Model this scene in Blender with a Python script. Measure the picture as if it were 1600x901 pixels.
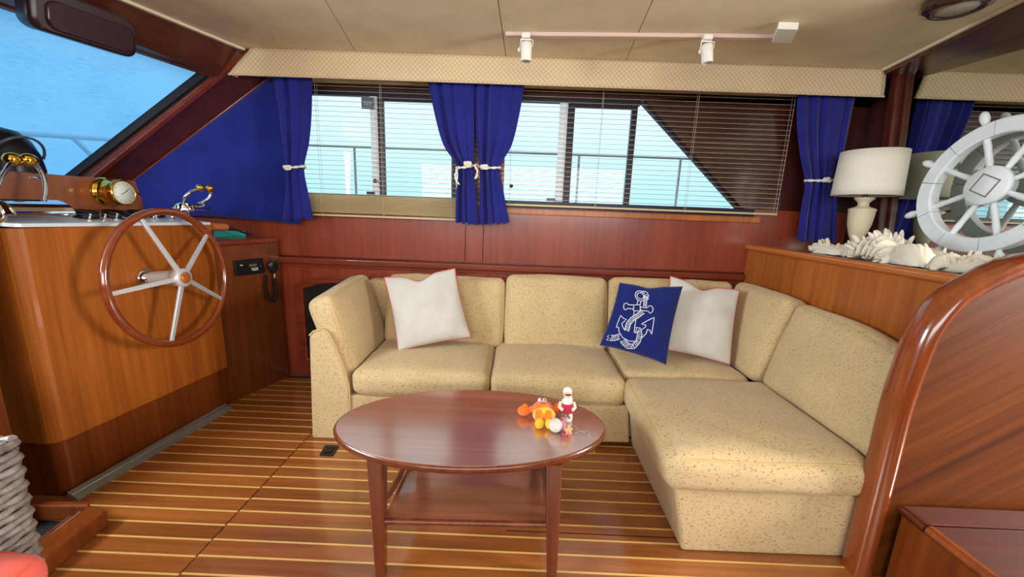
import bpy, bmesh, math, random
from mathutils import Vector, Matrix, noise
random.seed(7)
S = bpy.context.scene
COL = S.collection
for o in list(bpy.data.objects):
    bpy.data.objects.remove(o)

# ------------------------------------------------------------------ camera
F, CH = 600.0, 1.2
PITCH, YAW, ROLL = math.atan(120/600.0), math.radians(0.5), 0.037
CM = Matrix.Rotation(YAW, 3, 'Z') @ Matrix.Rotation(math.pi/2-PITCH, 3, 'X') @ Matrix.Rotation(ROLL, 3, 'Z')
cd = bpy.data.cameras.new('camera'); cam = bpy.data.objects.new('camera', cd); COL.objects.link(cam)
cd.sensor_fit = 'HORIZONTAL'; cd.sensor_width = 36.0; cd.lens = 36.0*F/1600.0
cd.clip_start = 0.02; cd.clip_end = 2000
cam.matrix_world = Matrix.Translation((0, 0, CH)) @ CM.to_4x4()
S.camera = cam
CP = Vector((0, 0, CH))
def P(x, y, X=None, Y=None, Z=None):
    """point of the place seen at photo pixel (x, y) on a plane"""
    d = CM @ Vector(((x-800)/F, -(y-450.5)/F, -1.0))
    t = X/d.x if X is not None else (Y/d.y if Y is not None else (Z-CH)/d.z)
    return CP + d*t

# ------------------------------------------------------------------ view, sky, daylight
S.view_settings.view_transform = 'Standard'
S.view_settings.look = 'None'
S.view_settings.exposure = 0.0
S.view_settings.gamma = 1.0
S.view_settings.use_curve_mapping = False

def srgb(r, g, b):
    f = lambda c: c/12.92 if c <= 0.04045 else ((c+0.055)/1.055)**2.4
    return (f(r/255.), f(g/255.), f(b/255.), 1.0)

W = bpy.data.worlds.new('sky'); S.world = W; W.use_nodes = True
nt = W.node_tree; nt.nodes.clear()
out = nt.nodes.new('ShaderNodeOutputWorld'); bg = nt.nodes.new('ShaderNodeBackground')
tc = nt.nodes.new('ShaderNodeTexCoord'); sep = nt.nodes.new('ShaderNodeSeparateXYZ'); rp = nt.nodes.new('ShaderNodeValToRGB')
nt.links.new(tc.outputs['Generated'], sep.inputs[0]); nt.links.new(sep.outputs['Z'], rp.inputs[0])
nt.links.new(rp.outputs[0], bg.inputs['Color']); nt.links.new(bg.outputs[0], out.inputs[0])
e = rp.color_ramp.elements
e[0].position = 0.02; e[0].color = (0.20, 0.37, 0.44, 1)
e[1].position = 0.32; e[1].color = (0.38, 0.455, 0.465, 1)
bg.inputs['Strength'].default_value = 2.9

def area(name, loc, target, sx, sy, power, col=(1, 1, 1)):
    l = bpy.data.lights.new(name, 'AREA'); l.shape = 'RECTANGLE'; l.size = sx; l.size_y = sy; l.energy = power; l.color = col
    o = bpy.data.objects.new(name, l); COL.objects.link(o); o.location = loc
    o.rotation_euler = (Vector(target)-Vector(loc)).to_track_quat('-Z', 'Y').to_euler()
    return o
# daylight entering by the windows of the near side and by the aft door opening
area('daylight_near_windows', (0.1, -2.5, 1.62), (0.0, 2.0, 1.35), 4.0, 1.0, 112, (1.0, 0.97, 0.92))
area('daylight_aft_door', (3.3, 0.42, 1.45), (-1.5, 1.6, 0.8), 0.6, 0.85, 98, (1.0, 0.97, 0.93))

area('daylight_near_windshield', (-2.45, 0.35, 1.62), (2.1, 1.75, 1.25), 1.1, 0.55, 74, (0.86, 0.94, 1.0))

# ------------------------------------------------------------------ object helpers
def lin(c):
    return c if len(c) == 4 else srgb(*c)
def put(name, me, parent=None, loc=None):
    o = bpy.data.objects.new(name, me); COL.objects.link(o)
    if parent is not None: o.parent = parent
    elif loc is not None: o.location = loc
    return o
def root_of(o):
    while o.parent is not None: o = o.parent
    return o
def tag(o, label=None, cat=None, group=None, kind=None):
    if label: o['label'] = label
    if cat: o['category'] = cat
    if group: o['group'] = group
    if kind: o['kind'] = kind
    return o
def thing(name, label, cat, loc=(0, 0, 0), group=None):
    o = bpy.data.objects.new(name, None); COL.objects.link(o); o.location = loc
    o.empty_display_size = 0.05
    return tag(o, label, cat, group)
class MB:
    """collects shapes given in world coordinates; build() links them as one mesh object"""
    def __init__(s): s.v = []; s.f = []; s.sm = []
    def add(s, vs, fs, smooth=False):
        n = len(s.v); s.v += [Vector(p) for p in vs]; s.f += [tuple(i+n for i in f) for f in fs]; s.sm += [smooth]*len(fs); return s
    def box(s, x0, x1, y0, y1, z0, z1):
        v = [(x, y, z) for z in (z0, z1) for y in (y0, y1) for x in (x0, x1)]
        return s.add(v, [(0, 2, 3, 1), (4, 5, 7, 6), (0, 1, 5, 4), (2, 6, 7, 3), (0, 4, 6, 2), (1, 3, 7, 5)])
    def hexa(s, a, b):
        """a, b: two matching loops of points; walls and both caps"""
        n = len(a); v = list(a)+list(b)
        f = [tuple(range(n-1, -1, -1)), tuple(range(n, 2*n))]+[(i, (i+1) % n, n+(i+1) % n, n+i) for i in range(n)]
        return s.add(v, f)
    def prism(s, pts, vec):
        vec = Vector(vec); return s.hexa([Vector(p) for p in pts], [Vector(p)+vec for p in pts])
    def loft(s, loops, closed=True, caps=True, smooth=True):
        n = len(loops[0]); v = [p for l in loops for p in l]; f = []
        for k in range(len(loops)-1):
            for i in range(n if closed else n-1):
                j = (i+1) % n; f.append((k*n+i, k*n+j, (k+1)*n+j, (k+1)*n+i))
        s.add(v, f, smooth)
        if caps and closed:
            s.add(loops[0], [tuple(range(n-1, -1, -1))]); s.add(loops[-1], [tuple(range(n))])
        return s
    def tube(s, pts, r, seg=8, closed=False, caps=True):
        pts = [Vector(p) for p in pts]; n = len(pts); loops = []; up = None
        for i in range(n):
            a = pts[(i-1) % n] if closed or i > 0 else pts[i]; b = pts[(i+1) % n] if closed or i < n-1 else pts[i]
            t = (b-a).normalized()
            if up is None:
                up = t.cross(Vector((0, 0, 1)));
                if up.length < 0.1: up = t.cross(Vector((0, 1, 0)))
            up = (up - t*up.dot(t)).normalized(); w = t.cross(up)
            rr = r[i] if isinstance(r, (list, tuple)) else r
            loops.append([pts[i]+(up*math.cos(2*math.pi*k/seg)+w*math.sin(2*math.pi*k/seg))*rr for k in range(seg)])
        if closed: loops.append(loops[0]); caps = False
        return s.loft(loops, True, caps)
    def lathe(s, prof, org=(0, 0, 0), axis=(0, 0, 1), seg=24, sx=1.0):
        q = Vector((0, 0, 1)).rotation_difference(Vector(axis)); org = Vector(org)
        loops = [[org + q @ Vector((r*sx*math.cos(2*math.pi*k/seg), r*math.sin(2*math.pi*k/seg), z)) for k in range(seg)] for r, z in prof]
        return s.loft(loops, True, True)
    def ball(s, c, rad, seg=12, rings=8, rot=None):
        c = Vector(c); r3 = (rad, rad, rad) if not isinstance(rad, (tuple, list)) else rad; loops = []
        for i in range(rings+1):
            a = math.pi*i/rings; a = min(max(a, 0.02), math.pi-0.02); l = []
            for k in range(seg):
                p = Vector((r3[0]*math.sin(a)*math.cos(2*math.pi*k/seg), r3[1]*math.sin(a)*math.sin(2*math.pi*k/seg), -r3[2]*math.cos(a)))
                if rot: p = rot @ p
                l.append(c+p)
            loops.append(l)
        return s.loft(loops, True, True)
    def grid(s, fn, nu, nv, smooth=True):
        v = [fn(i/nu, j/nv) for j in range(nv+1) for i in range(nu+1)]
        f = [(j*(nu+1)+i, j*(nu+1)+i+1, (j+1)*(nu+1)+i+1, (j+1)*(nu+1)+i) for j in range(nv) for i in range(nu)]
        return s.add(v, f, smooth)
    def mesh(s, name, m, org=(0, 0, 0)):
        me = bpy.data.meshes.new(name); o = Vector(org)
        me.from_pydata([p-o for p in s.v], [], s.f)
        me.polygons.foreach_set('use_smooth', s.sm); me.materials.append(m)
        bm = bmesh.new(); bm.from_mesh(me); bmesh.ops.recalc_face_normals(bm, faces=bm.faces); bm.to_mesh(me); bm.free()
        return me
    def build(s, name, m, parent=None, bevel=0, seg=2, loc=None):
        if parent is not None: org = root_of(parent).location
        elif loc is not None: org = Vector(loc)
        else:
            n = len(s.v); zs = min(p.z for p in s.v)
            org = Vector((sum(p.x for p in s.v)/n, sum(p.y for p in s.v)/n, zs))
        o = put(name, s.mesh(name, m, org), parent, org if parent is None else None)
        if bevel:
            b = o.modifiers.new('bevel', 'BEVEL'); b.width = bevel; b.segments = seg; b.limit_method = 'ANGLE'; b.angle_limit = math.radians(40)
            b.harden_normals = False
        return o
def solidify(o, t, off=0):
    m = o.modifiers.new('solid', 'SOLIDIFY'); m.thickness = t; m.offset = off; return o

# ------------------------------------------------------------------ materials
def newmat(name):
    m = bpy.data.materials.new(name); m.use_nodes = True; n = m.node_tree
    return m, n, n.nodes['Principled BSDF'], n.nodes['Material Output']
def plain(name, c, rough=0.5, metal=0.0, spec=0.5, coat=0.0, sheen=0.0, emit=None, emis=0.0):
    m, n, b, o = newmat(name)
    b.inputs['Base Color'].default_value = lin(c); b.inputs['Roughness'].default_value = rough; b.inputs['Metallic'].default_value = metal
    b.inputs['Specular IOR Level'].default_value = spec; b.inputs['Coat Weight'].default_value = coat; b.inputs['Sheen Weight'].default_value = sheen
    b.inputs['Coat Roughness'].default_value = 0.08
    if emit: b.inputs['Emission Color'].default_value = lin(emit); b.inputs['Emission Strength'].default_value = emis
    return m
def coords(n, scale=(1, 1, 1), rot=(0, 0, 0), rnd=False):
    t = n.nodes.new('ShaderNodeTexCoord'); mp = n.nodes.new('ShaderNodeMapping')
    mp.inputs['Scale'].default_value = scale
    if any(rot):
        m0 = n.nodes.new('ShaderNodeMapping'); m0.inputs['Rotation'].default_value = rot
        n.links.new(t.outputs['Object'], m0.inputs['Vector']); n.links.new(m0.outputs[0], mp.inputs['Vector']); return mp.outputs[0]
    if rnd:
        oi = n.nodes.new('ShaderNodeObjectInfo'); va = n.nodes.new('ShaderNodeVectorMath'); va.operation = 'ADD'
        sc = n.nodes.new('ShaderNodeVectorMath'); sc.operation = 'SCALE'; sc.inputs[0].default_value = (13, 7, 11)
        n.links.new(oi.outputs['Random'], sc.inputs['Scale']); n.links.new(t.outputs['Object'], va.inputs[0]); n.links.new(sc.outputs[0], va.inputs[1])
        n.links.new(va.outputs[0], mp.inputs['Vector'])
    else: n.links.new(t.outputs['Object'], mp.inputs['Vector'])
    return mp.outputs[0]
def wood(name, dark, light, grain='x', fine=38.0, rough=0.32, coat=0.35, rot=None, rnd=False, band=1.0):
    m, n, b, o = newmat(name)
    f = fine; lo = fine*0.035
    sc = {'x': (lo, f, f), 'y': (f, lo, f), 'z': (f, f, lo)}[grain]
    v = coords(n, sc, rot or (0, 0, 0), rnd)
    n1 = n.nodes.new('ShaderNodeTexNoise'); n1.inputs['Scale'].default_value = 1.0; n1.inputs['Detail'].default_value = 5; n1.inputs['Roughness'].default_value = 0.62
    n.links.new(v, n1.inputs['Vector'])
    sc2 = tuple(c*0.16*band for c in sc); v2 = coords(n, sc2, rot or (0, 0, 0), rnd)
    n2 = n.nodes.new('ShaderNodeTexNoise'); n2.inputs['Scale'].default_value = 1.0; n2.inputs['Detail'].default_value = 3; n2.inputs['Distortion'].default_value = 0.6
    n.links.new(v2, n2.inputs['Vector'])
    mx = n.nodes.new('ShaderNodeMath'); mx.operation = 'MULTIPLY_ADD'; mx.inputs[1].default_value = 0.55
    ad = n.nodes.new('ShaderNodeMath'); ad.operation = 'MULTIPLY'; ad.inputs[1].default_value = 0.45
    n.links.new(n2.outputs['Fac'], ad.inputs[0]); n.links.new(n1.outputs['Fac'], mx.inputs[0]); n.links.new(ad.outputs[0], mx.inputs[2])
    r = n.nodes.new('ShaderNodeValToRGB'); r.color_ramp.elements[0].position = 0.33; r.color_ramp.elements[1].position = 0.68
    r.color_ramp.elements[0].color = lin(dark); r.color_ramp.elements[1].color = lin(light)
    n.links.new(mx.outputs[0], r.inputs[0])
    src = r.outputs[0]
    if rnd:
        oi = n.nodes.new('ShaderNodeObjectInfo'); mr = n.nodes.new('ShaderNodeMapRange'); mr.inputs[3].default_value = 0.82; mr.inputs[4].default_value = 1.15
        hs = n.nodes.new('ShaderNodeHueSaturation'); n.links.new(oi.outputs['Random'], mr.inputs[0]); n.links.new(mr.outputs[0], hs.inputs['Value']); n.links.new(src, hs.inputs['Color'])
        src = hs.outputs[0]
    n.links.new(src, b.inputs['Base Color'])
    b.inputs['Roughness'].default_value = rough; b.inputs['Coat Weight'].default_value = coat; b.inputs['Coat Roughness'].default_value = 0.12
    bp = n.nodes.new('ShaderNodeBump'); bp.inputs['Strength'].default_value = 0.06; bp.inputs['Distance'].default_value = 0.002
    n.links.new(n1.outputs['Fac'], bp.inputs['Height']); n.links.new(bp.outputs[0], b.inputs['Normal'])
    return m
def cloth(name, c, c2=None, rough=0.9, sheen=0.3, weave=900.0, bump=0.15, wrinkle=0.0, trans=0.0):
    m, n, b, o = newmat(name)
    v = coords(n, (1, 1, 1))
    nz = n.nodes.new('ShaderNodeTexNoise'); nz.inputs['Scale'].default_value = 6; nz.inputs['Detail'].default_value = 3; n.links.new(v, nz.inputs['Vector'])
    r = n.nodes.new('ShaderNodeValToRGB'); r.color_ramp.elements[0].color = lin(c2 or c); r.color_ramp.elements[1].color = lin(c)
    r.color_ramp.elements[0].position = 0.35; r.color_ramp.elements[1].position = 0.6
    n.links.new(nz.outputs['Fac'], r.inputs[0]); n.links.new(r.outputs[0], b.inputs['Base Color'])
    b.inputs['Roughness'].default_value = rough; b.inputs['Sheen Weight'].default_value = sheen; b.inputs['Specular IOR Level'].default_value = 0.2
    w = n.nodes.new('ShaderNodeTexNoise'); w.inputs['Scale'].default_value = weave; n.links.new(v, w.inputs['Vector'])
    bp = n.nodes.new('ShaderNodeBump'); bp.inputs['Strength'].default_value = bump; bp.inputs['Distance'].default_value = 0.001; n.links.new(w.outputs['Fac'], bp.inputs['Height'])
    last = bp
    if wrinkle:
        w2 = n.nodes.new('ShaderNodeTexNoise'); w2.inputs['Scale'].default_value = 9; w2.inputs['Detail'].default_value = 4; w2.inputs['Distortion'].default_value = 1.2; n.links.new(v, w2.inputs['Vector'])
        b2 = n.nodes.new('ShaderNodeBump'); b2.inputs['Strength'].default_value = wrinkle; b2.inputs['Distance'].default_value = 0.02
        n.links.new(w2.outputs['Fac'], b2.inputs['Height']); n.links.new(bp.outputs[0], b2.inputs['Normal']); last = b2
    n.links.new(last.outputs[0], b.inputs['Normal'])
    if trans:
        t = n.nodes.new('ShaderNodeBsdfTranslucent'); mx = n.nodes.new('ShaderNodeMixShader'); mx.inputs[0].default_value = trans
        n.links.new(r.outputs[0], t.inputs['Color']); n.links.new(b.outputs[0], mx.inputs[1]); n.links.new(t.outputs[0], mx.inputs[2]); n.links.new(mx.outputs[0], o.inputs['Surface'])
    return m
def flecked(name, base, fleck):
    """cream upholstery with short dark flecks lying in many directions"""
    m, n, b, o = newmat(name)
    masks = []
    for k, (rot, sc) in enumerate((((0.3, 0.5, 0.6), (34, 125, 125)), ((1.2, 0.2, 2.0), (125, 32, 120)), ((0.7, 1.9, 0.1), (120, 125, 34)))):
        v = coords(n, sc, rot)
        vo = n.nodes.new('ShaderNodeTexVoronoi'); vo.inputs['Scale'].default_value = 1.0; n.links.new(v, vo.inputs['Vector'])
        lt = n.nodes.new('ShaderNodeMath'); lt.operation = 'LESS_THAN'; lt.inputs[1].default_value = 0.165; n.links.new(vo.outputs['Distance'], lt.inputs[0])
        masks.append(lt.outputs[0])
    a = n.nodes.new('ShaderNodeMath'); a.operation = 'MAXIMUM'; n.links.new(masks[0], a.inputs[0]); n.links.new(masks[1], a.inputs[1])
    a2 = n.nodes.new('ShaderNodeMath'); a2.operation = 'MAXIMUM'; n.links.new(a.outputs[0], a2.inputs[0]); n.links.new(masks[2], a2.inputs[1])
    sc = n.nodes.new('ShaderNodeMath'); sc.operation = 'MULTIPLY'; sc.inputs[1].default_value = 0.78; n.links.new(a2.outputs[0], sc.inputs[0])
    nz = n.nodes.new('ShaderNodeTexNoise'); nz.inputs['Scale'].default_value = 5; n.links.new(coords(n), nz.inputs['Vector'])
    r = n.nodes.new('ShaderNodeValToRGB'); r.color_ramp.elements[0].position = 0.3; r.color_ramp.elements[1].position = 0.65
    c = lin(base); r.color_ramp.elements[0].color = (c[0]*0.90, c[1]*0.89, c[2]*0.86, 1); r.color_ramp.elements[1].color = c; n.links.new(nz.outputs['Fac'], r.inputs[0])
    mx = n.nodes.new('ShaderNodeMix'); mx.data_type = 'RGBA'; n.links.new(sc.outputs[0], mx.inputs[0]); n.links.new(r.outputs[0], mx.inputs[6]); mx.inputs[7].default_value = lin(fleck)
    n.links.new(mx.outputs[2], b.inputs['Base Color']); b.inputs['Roughness'].default_value = 0.92; b.inputs['Sheen Weight'].default_value = 0.2; b.inputs['Specular IOR Level'].default_value = 0.2
    w = n.nodes.new('ShaderNodeTexNoise'); w.inputs['Scale'].default_value = 500; n.links.new(coords(n), w.inputs['Vector'])
    w2 = n.nodes.new('ShaderNodeTexNoise'); w2.inputs['Scale'].default_value = 7; w2.inputs['Detail'].default_value = 3; w2.inputs['Distortion'].default_value = 0.8; n.links.new(coords(n), w2.inputs['Vector'])
    b1 = n.nodes.new('ShaderNodeBump'); b1.inputs['Strength'].default_value = 0.15; b1.inputs['Distance'].default_value = 0.001; n.links.new(w.outputs['Fac'], b1.inputs['Height'])
    b2 = n.nodes.new('ShaderNodeBump'); b2.inputs['Strength'].default_value = 0.35; b2.inputs['Distance'].default_value = 0.012; n.links.new(w2.outputs['Fac'], b2.inputs['Height']); n.links.new(b1.outputs[0], b2.inputs['Normal'])
    n.links.new(b2.outputs[0], b.inputs['Normal'])
    return m
def lattice(name, base, line):
    """fabric woven in small diamonds, on a face lying in x-z"""
    m, n, b, o = newmat(name)
    t = n.nodes.new('ShaderNodeTexCoord'); s = n.nodes.new('ShaderNodeSeparateXYZ'); n.links.new(t.outputs['Object'], s.inputs[0])
    xy = n.nodes.new('ShaderNodeMath'); xy.operation = 'ADD'; n.links.new(s.outputs[0], xy.inputs[0]); n.links.new(s.outputs[1], xy.inputs[1])
    ms = []
    for op in ('ADD', 'SUBTRACT'):
        a = n.nodes.new('ShaderNodeMath'); a.operation = op; n.links.new(xy.outputs[0], a.inputs[0]); n.links.new(s.outputs[2], a.inputs[1])
        k = n.nodes.new('ShaderNodeMath'); k.operation = 'MULTIPLY'; k.inputs[1].default_value = 38; n.links.new(a.outputs[0], k.inputs[0])
        fr = n.nodes.new('ShaderNodeMath'); fr.operation = 'FRACT'; n.links.new(k.outputs[0], fr.inputs[0])
        lt = n.nodes.new('ShaderNodeMath'); lt.operation = 'LESS_THAN'; lt.inputs[1].default_value = 0.13; n.links.new(fr.outputs[0], lt.inputs[0]); ms.append(lt.outputs[0])
    mm = n.nodes.new('ShaderNodeMath'); mm.operation = 'MAXIMUM'; n.links.new(ms[0], mm.inputs[0]); n.links.new(ms[1], mm.inputs[1])
    mx = n.nodes.new('ShaderNodeMix'); mx.data_type = 'RGBA'; n.links.new(mm.outputs[0], mx.inputs[0]); mx.inputs[6].default_value = lin(base); mx.inputs[7].default_value = lin(line)
    n.links.new(mx.outputs[2], b.inputs['Base Color']); b.inputs['Roughness'].default_value = 0.75; b.inputs['Sheen Weight'].default_value = 0.3
    bp = n.nodes.new('ShaderNodeBump'); bp.inputs['Strength'].default_value = 0.3; bp.inputs['Distance'].default_value = 0.002; bp.invert = True
    n.links.new(mm.outputs[0], bp.inputs['Height']); n.links.new(bp.outputs[0], b.inputs['Normal'])
    return m
def glassy(name, tint, mixf=0.06, rough=0.0):
    m, n, b, o = newmat(name); n.nodes.remove(b)
    tr = n.nodes.new('ShaderNodeBsdfTransparent'); tr.inputs[0].default_value = tint
    gl = n.nodes.new('ShaderNodeBsdfGlossy'); gl.inputs['Roughness'].default_value = rough
    lw = n.nodes.new('ShaderNodeLayerWeight'); pw = n.nodes.new('ShaderNodeMath'); pw.operation = 'POWER'; pw.inputs[1].default_value = 4.0; n.links.new(lw.outputs['Facing'], pw.inputs[0])
    fr = n.nodes.new('ShaderNodeMath'); fr.operation = 'MULTIPLY_ADD'; fr.inputs[1].default_value = 0.4; fr.inputs[2].default_value = mixf*0.5; n.links.new(pw.outputs[0], fr.inputs[0])
    mx = n.nodes.new('ShaderNodeMixShader'); n.links.new(fr.outputs[0], mx.inputs[0]); n.links.new(tr.outputs[0], mx.inputs[1]); n.links.new(gl.outputs[0], mx.inputs[2]); n.links.new(mx.outputs[0], o.inputs[0])
    return m

TEAK = wood('teak_helm', (134, 66, 18), (182, 104, 36), 'z', 60, rough=0.4, coat=0.12)
TEAKK = wood('teak_kick', (92, 40, 12), (134, 66, 22), 'z', 60, coat=0.12)
MAHOG_SHADED = wood('mahogany_wall_shaded', (112, 42, 24), (152, 66, 40), 'z', 55)  # redder than the helm wood: the back wall's shade is put into this colour
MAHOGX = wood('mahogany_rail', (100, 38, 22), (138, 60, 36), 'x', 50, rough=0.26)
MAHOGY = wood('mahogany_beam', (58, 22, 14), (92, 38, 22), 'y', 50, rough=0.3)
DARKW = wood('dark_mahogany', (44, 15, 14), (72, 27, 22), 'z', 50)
CNTR = wood('counter_panel_wood', (140, 70, 22), (192, 112, 46), 'z', 46, rough=0.4, coat=0.15)
NOSE = wood('nosing_wood', (150, 78, 26), (196, 112, 48), 'y', 40, rough=0.22, coat=0.6)
TRIMW = wood('partition_trim_wood', (104, 44, 14), (150, 72, 26), 'z', 40, rough=0.2, coat=0.7)
DIAG = wood('partition_panel_wood', (74, 30, 5), (120, 62, 16), 'x', 40, rot=(0, math.radians(35), 0), rough=0.55, coat=0.0)
TABLEW = wood('table_wood', (132, 74, 52), (168, 102, 72), 'x', 46, rough=0.3, coat=1.0)
LEGW = wood('table_leg_wood', (84, 34, 16), (122, 58, 28), 'z', 50, rough=0.25)
RIMW = wood('wheel_rim_wood', (108, 44, 16), (146, 68, 28), 'y', 40, rough=0.12, coat=1.0)
PLANK = wood('teak_plank', (128, 70, 30), (172, 104, 50), 'x', 55, rough=0.25, coat=0.6, rnd=True)
DASHW = wood('dash_wood', (128, 66, 36), (168, 98, 60), 'z', 30, rough=0.35)
HOLLY = plain('holly_strip', (226, 184, 110), 0.25, coat=0.4)
CEIL = cloth('ceiling_vinyl', (222, 206, 172), (214, 198, 164), 0.7, 0.0, 250, 0.12)
TABLEW.node_tree.nodes['Principled BSDF'].inputs['Coat IOR'].default_value = 3.8
TABLEW.node_tree.nodes['Principled BSDF'].inputs['Coat Roughness'].default_value = 0.16
PLANK.node_tree.nodes['Principled BSDF'].inputs['Coat IOR'].default_value = 1.9
DIAG.node_tree.nodes['Principled BSDF'].inputs['Specular IOR Level'].default_value = 0.2
for m_ in (TEAK, TEAKK): m_.node_tree.nodes['Principled BSDF'].inputs['Specular IOR Level'].default_value = 0.25
SEAMD = plain('seam_dark', (70, 55, 38), 0.8)
BEAD = plain('cream_bead', (214, 200, 172), 0.5)
SOFA = flecked('flecked_upholstery', (206, 180, 136), (104, 78, 44))
PIPE = plain('sofa_piping', (206, 176, 122), 0.85)
VAL = lattice('diamond_valance_fabric', (216, 192, 154), (180, 150, 112))
BLUE = cloth('navy_curtain_cloth', (34, 38, 132), (30, 33, 120), 0.85, 0.25, 700, 0.1, trans=0.12)
BLUEP = cloth('navy_panel_cloth', (22, 34, 124), (18, 28, 108), 0.85, 0.2, 700, 0.1, wrinkle=0.15, trans=0.06)
NAVY = cloth('navy_pillow_cloth', (18, 32, 108), (16, 28, 98), 0.85, 0.2, 800, 0.2, wrinkle=0.25)
WHITEC = cloth('white_pillow_cloth', (206, 202, 196), (196, 191, 184), 0.9, 0.2, 800, 0.2, wrinkle=0.3)
PRINT = plain('white_print', (226, 230, 238), 0.8)
REDP = plain('red_piping', (206, 56, 66), 0.8)
ROPE = cloth('cotton_rope', (232, 226, 212), (212, 204, 188), 0.9, 0.2, 300, 0.3)
SLAT = plain('blind_slat', (206, 184, 140), 0.45)
CORD = plain('blind_cord', (190, 182, 170), 0.8)
BRONZE = plain('bronze_window_frame', (38, 32, 48), 0.4, 0.4)
WHITEF = plain('white_frame', (226, 236, 246), 0.4)
CHROME = plain('chrome', (222, 224, 228), 0.06, 1.0)
ALU = plain('brushed_aluminium', (222, 225, 230), 0.3, 0.45)
STEEL = plain('stainless_track', (136, 140, 136), 0.35, 0.4)
BRASS = plain('polished_brass', (232, 180, 70), 0.13, 1.0)
BLACK = plain('black_plastic', (14, 13, 18), 0.35)
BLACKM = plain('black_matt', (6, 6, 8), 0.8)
PLATE = plain('instrument_plate', (222, 232, 238), 0.3, 0.1)
WPLAST = plain('white_plastic', (226, 222, 212), 0.4)
PINKT = plain('track_bar', (206, 178, 164), 0.5)
GLASS = glassy('window_glass', (0.96, 0.98, 1.0, 1))
LAMPC = cloth('lamp_shade_cloth', (248, 242, 228), (244, 238, 222), 0.9, 0.0, 400, 0.15, trans=0.15)
LAMPB = plain('lamp_ceramic', (214, 200, 168), 0.5)
SHELL = cloth('shell_chalk', (226, 220, 206), (208, 200, 182), 0.75, 0.0, 90, 0.35)
PAINT = cloth('chipped_white_paint', (238, 244, 248), (224, 230, 232), 0.5, 0.0, 60, 0.15)
PAINTD = plain('worn_wood_grey', (120, 110, 100), 0.7)
MIRROR = plain('mirror_silver', (212, 214, 206), 0.015, 1.0)
CORAL = cloth('coral_cushion_cloth', (246, 112, 98), (240, 100, 88), 0.85, 0.2, 700, 0.2)
WICK = wood('grey_wicker', (96, 86, 80), (168, 160, 156), 'x', 60, rough=0.35, coat=0.3)
COUNTER = plain('counter_laminate', (150, 140, 122), 0.12, coat=0.5)
RAILM = plain('outside_rail_steel', (168, 176, 182), 0.4, 0.2)
# cloth cover outside the windshield: lets the daylight through
def cover_mat():
    m, n, b, o = newmat('windshield_cover_mesh'); n.nodes.remove(b)
    tr = n.nodes.new('ShaderNodeBsdfTranslucent'); tp = n.nodes.new('ShaderNodeBsdfTransparent'); df = n.nodes.new('ShaderNodeBsdfDiffuse')
    v = coords(n, (30, 30, 500)); nz = n.nodes.new('ShaderNodeTexNoise'); nz.inputs['Scale'].default_value = 1; nz.inputs['Detail'].default_value = 4; n.links.new(v, nz.inputs['Vector'])
    v2 = coords(n, (2, 2, 4)); n2 = n.nodes.new('ShaderNodeTexNoise'); n2.inputs['Scale'].default_value = 1; n2.inputs['Detail'].default_value = 4; n.links.new(v2, n2.inputs['Vector'])
    a = n.nodes.new('ShaderNodeMath'); a.operation = 'ADD'; n.links.new(nz.outputs['Fac'], a.inputs[0]); n.links.new(n2.outputs['Fac'], a.inputs[1])
    r = n.nodes.new('ShaderNodeValToRGB'); r.color_ramp.elements[0].position = 0.7; r.color_ramp.elements[1].position = 1.3
    r.color_ramp.elements[0].color = (0.19, 0.44, 0.72, 1); r.color_ramp.elements[1].color = (0.27, 0.55, 0.84, 1); n.links.new(a.outputs[0], r.inputs[0])
    n.links.new(r.outputs[0], tr.inputs[0]); n.links.new(r.outputs[0], tp.inputs[0])
    mx = n.nodes.new('ShaderNodeMixShader'); mx.inputs[0].default_value = 0.6; n.links.new(tr.outputs[0], mx.inputs[1]); n.links.new(tp.outputs[0], mx.inputs[2]); n.links.new(mx.outputs[0], o.inputs[0])
    return m
COVER = cover_mat()

# ================================================================== STRUCTURE
YW = 2.55          # inner face of the side wall
ZC = 2.05          # ceiling
XJ = -1.06         # joint between the two floor hatches
# ---- floor: dark bed, teak planks, holly strips
fl = MB().box(-2.9, 3.6, -1.6, YW, -0.04, -0.012).build('floor', BLACKM, None, loc=(0, 0, 0)); tag(fl, kind='structure')
PITCHF, y0f = 0.0672, 1.299
def plank_mesh(x0, x1, w, z1, m, nm):
    return MB().box(x0, x1, 0, w, -0.012, z1).mesh(nm, m, (0, 0, 0))
pl_l = plank_mesh(-2.2, XJ-0.003, PITCHF-0.0085, 0.0, PLANK, 'plank'); pl_s = plank_mesh(-1.50, XJ-0.003, PITCHF-0.0085, 0.0, PLANK, 'plank')
pl_r = plank_mesh(XJ+0.003, 2.3, PITCHF-0.0085, 0.0, PLANK, 'plank')
st_l = plank_mesh(-2.2, XJ-0.003, 0.0075, 0.0003, HOLLY, 'strip'); st_s = plank_mesh(-1.50, XJ-0.003, 0.0075, 0.0003, HOLLY, 'strip'); st_r = plank_mesh(XJ+0.003, 2.3, 0.0075, 0.0003, HOLLY, 'strip')
for k in range(-17, 19):
    y = y0f + k*PITCHF
    if y+PITCHF > YW: break
    short = y < 1.2
    for nm, me, dy in (('strip', st_s if short else st_l, 0), ('plank', pl_s if short else pl_l, 0.008), ('strip', st_r, 0.004), ('plank', pl_r, 0.012)):
        o = bpy.data.objects.new(nm, me); COL.objects.link(o); o.parent = fl; o.location = (0, y+dy-0.004, 0)
MB().box(0.0, 1.3, 1.262, 1.2655, 0.0, 0.0008).build('hatch_joint', BLACKM, fl)

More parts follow.
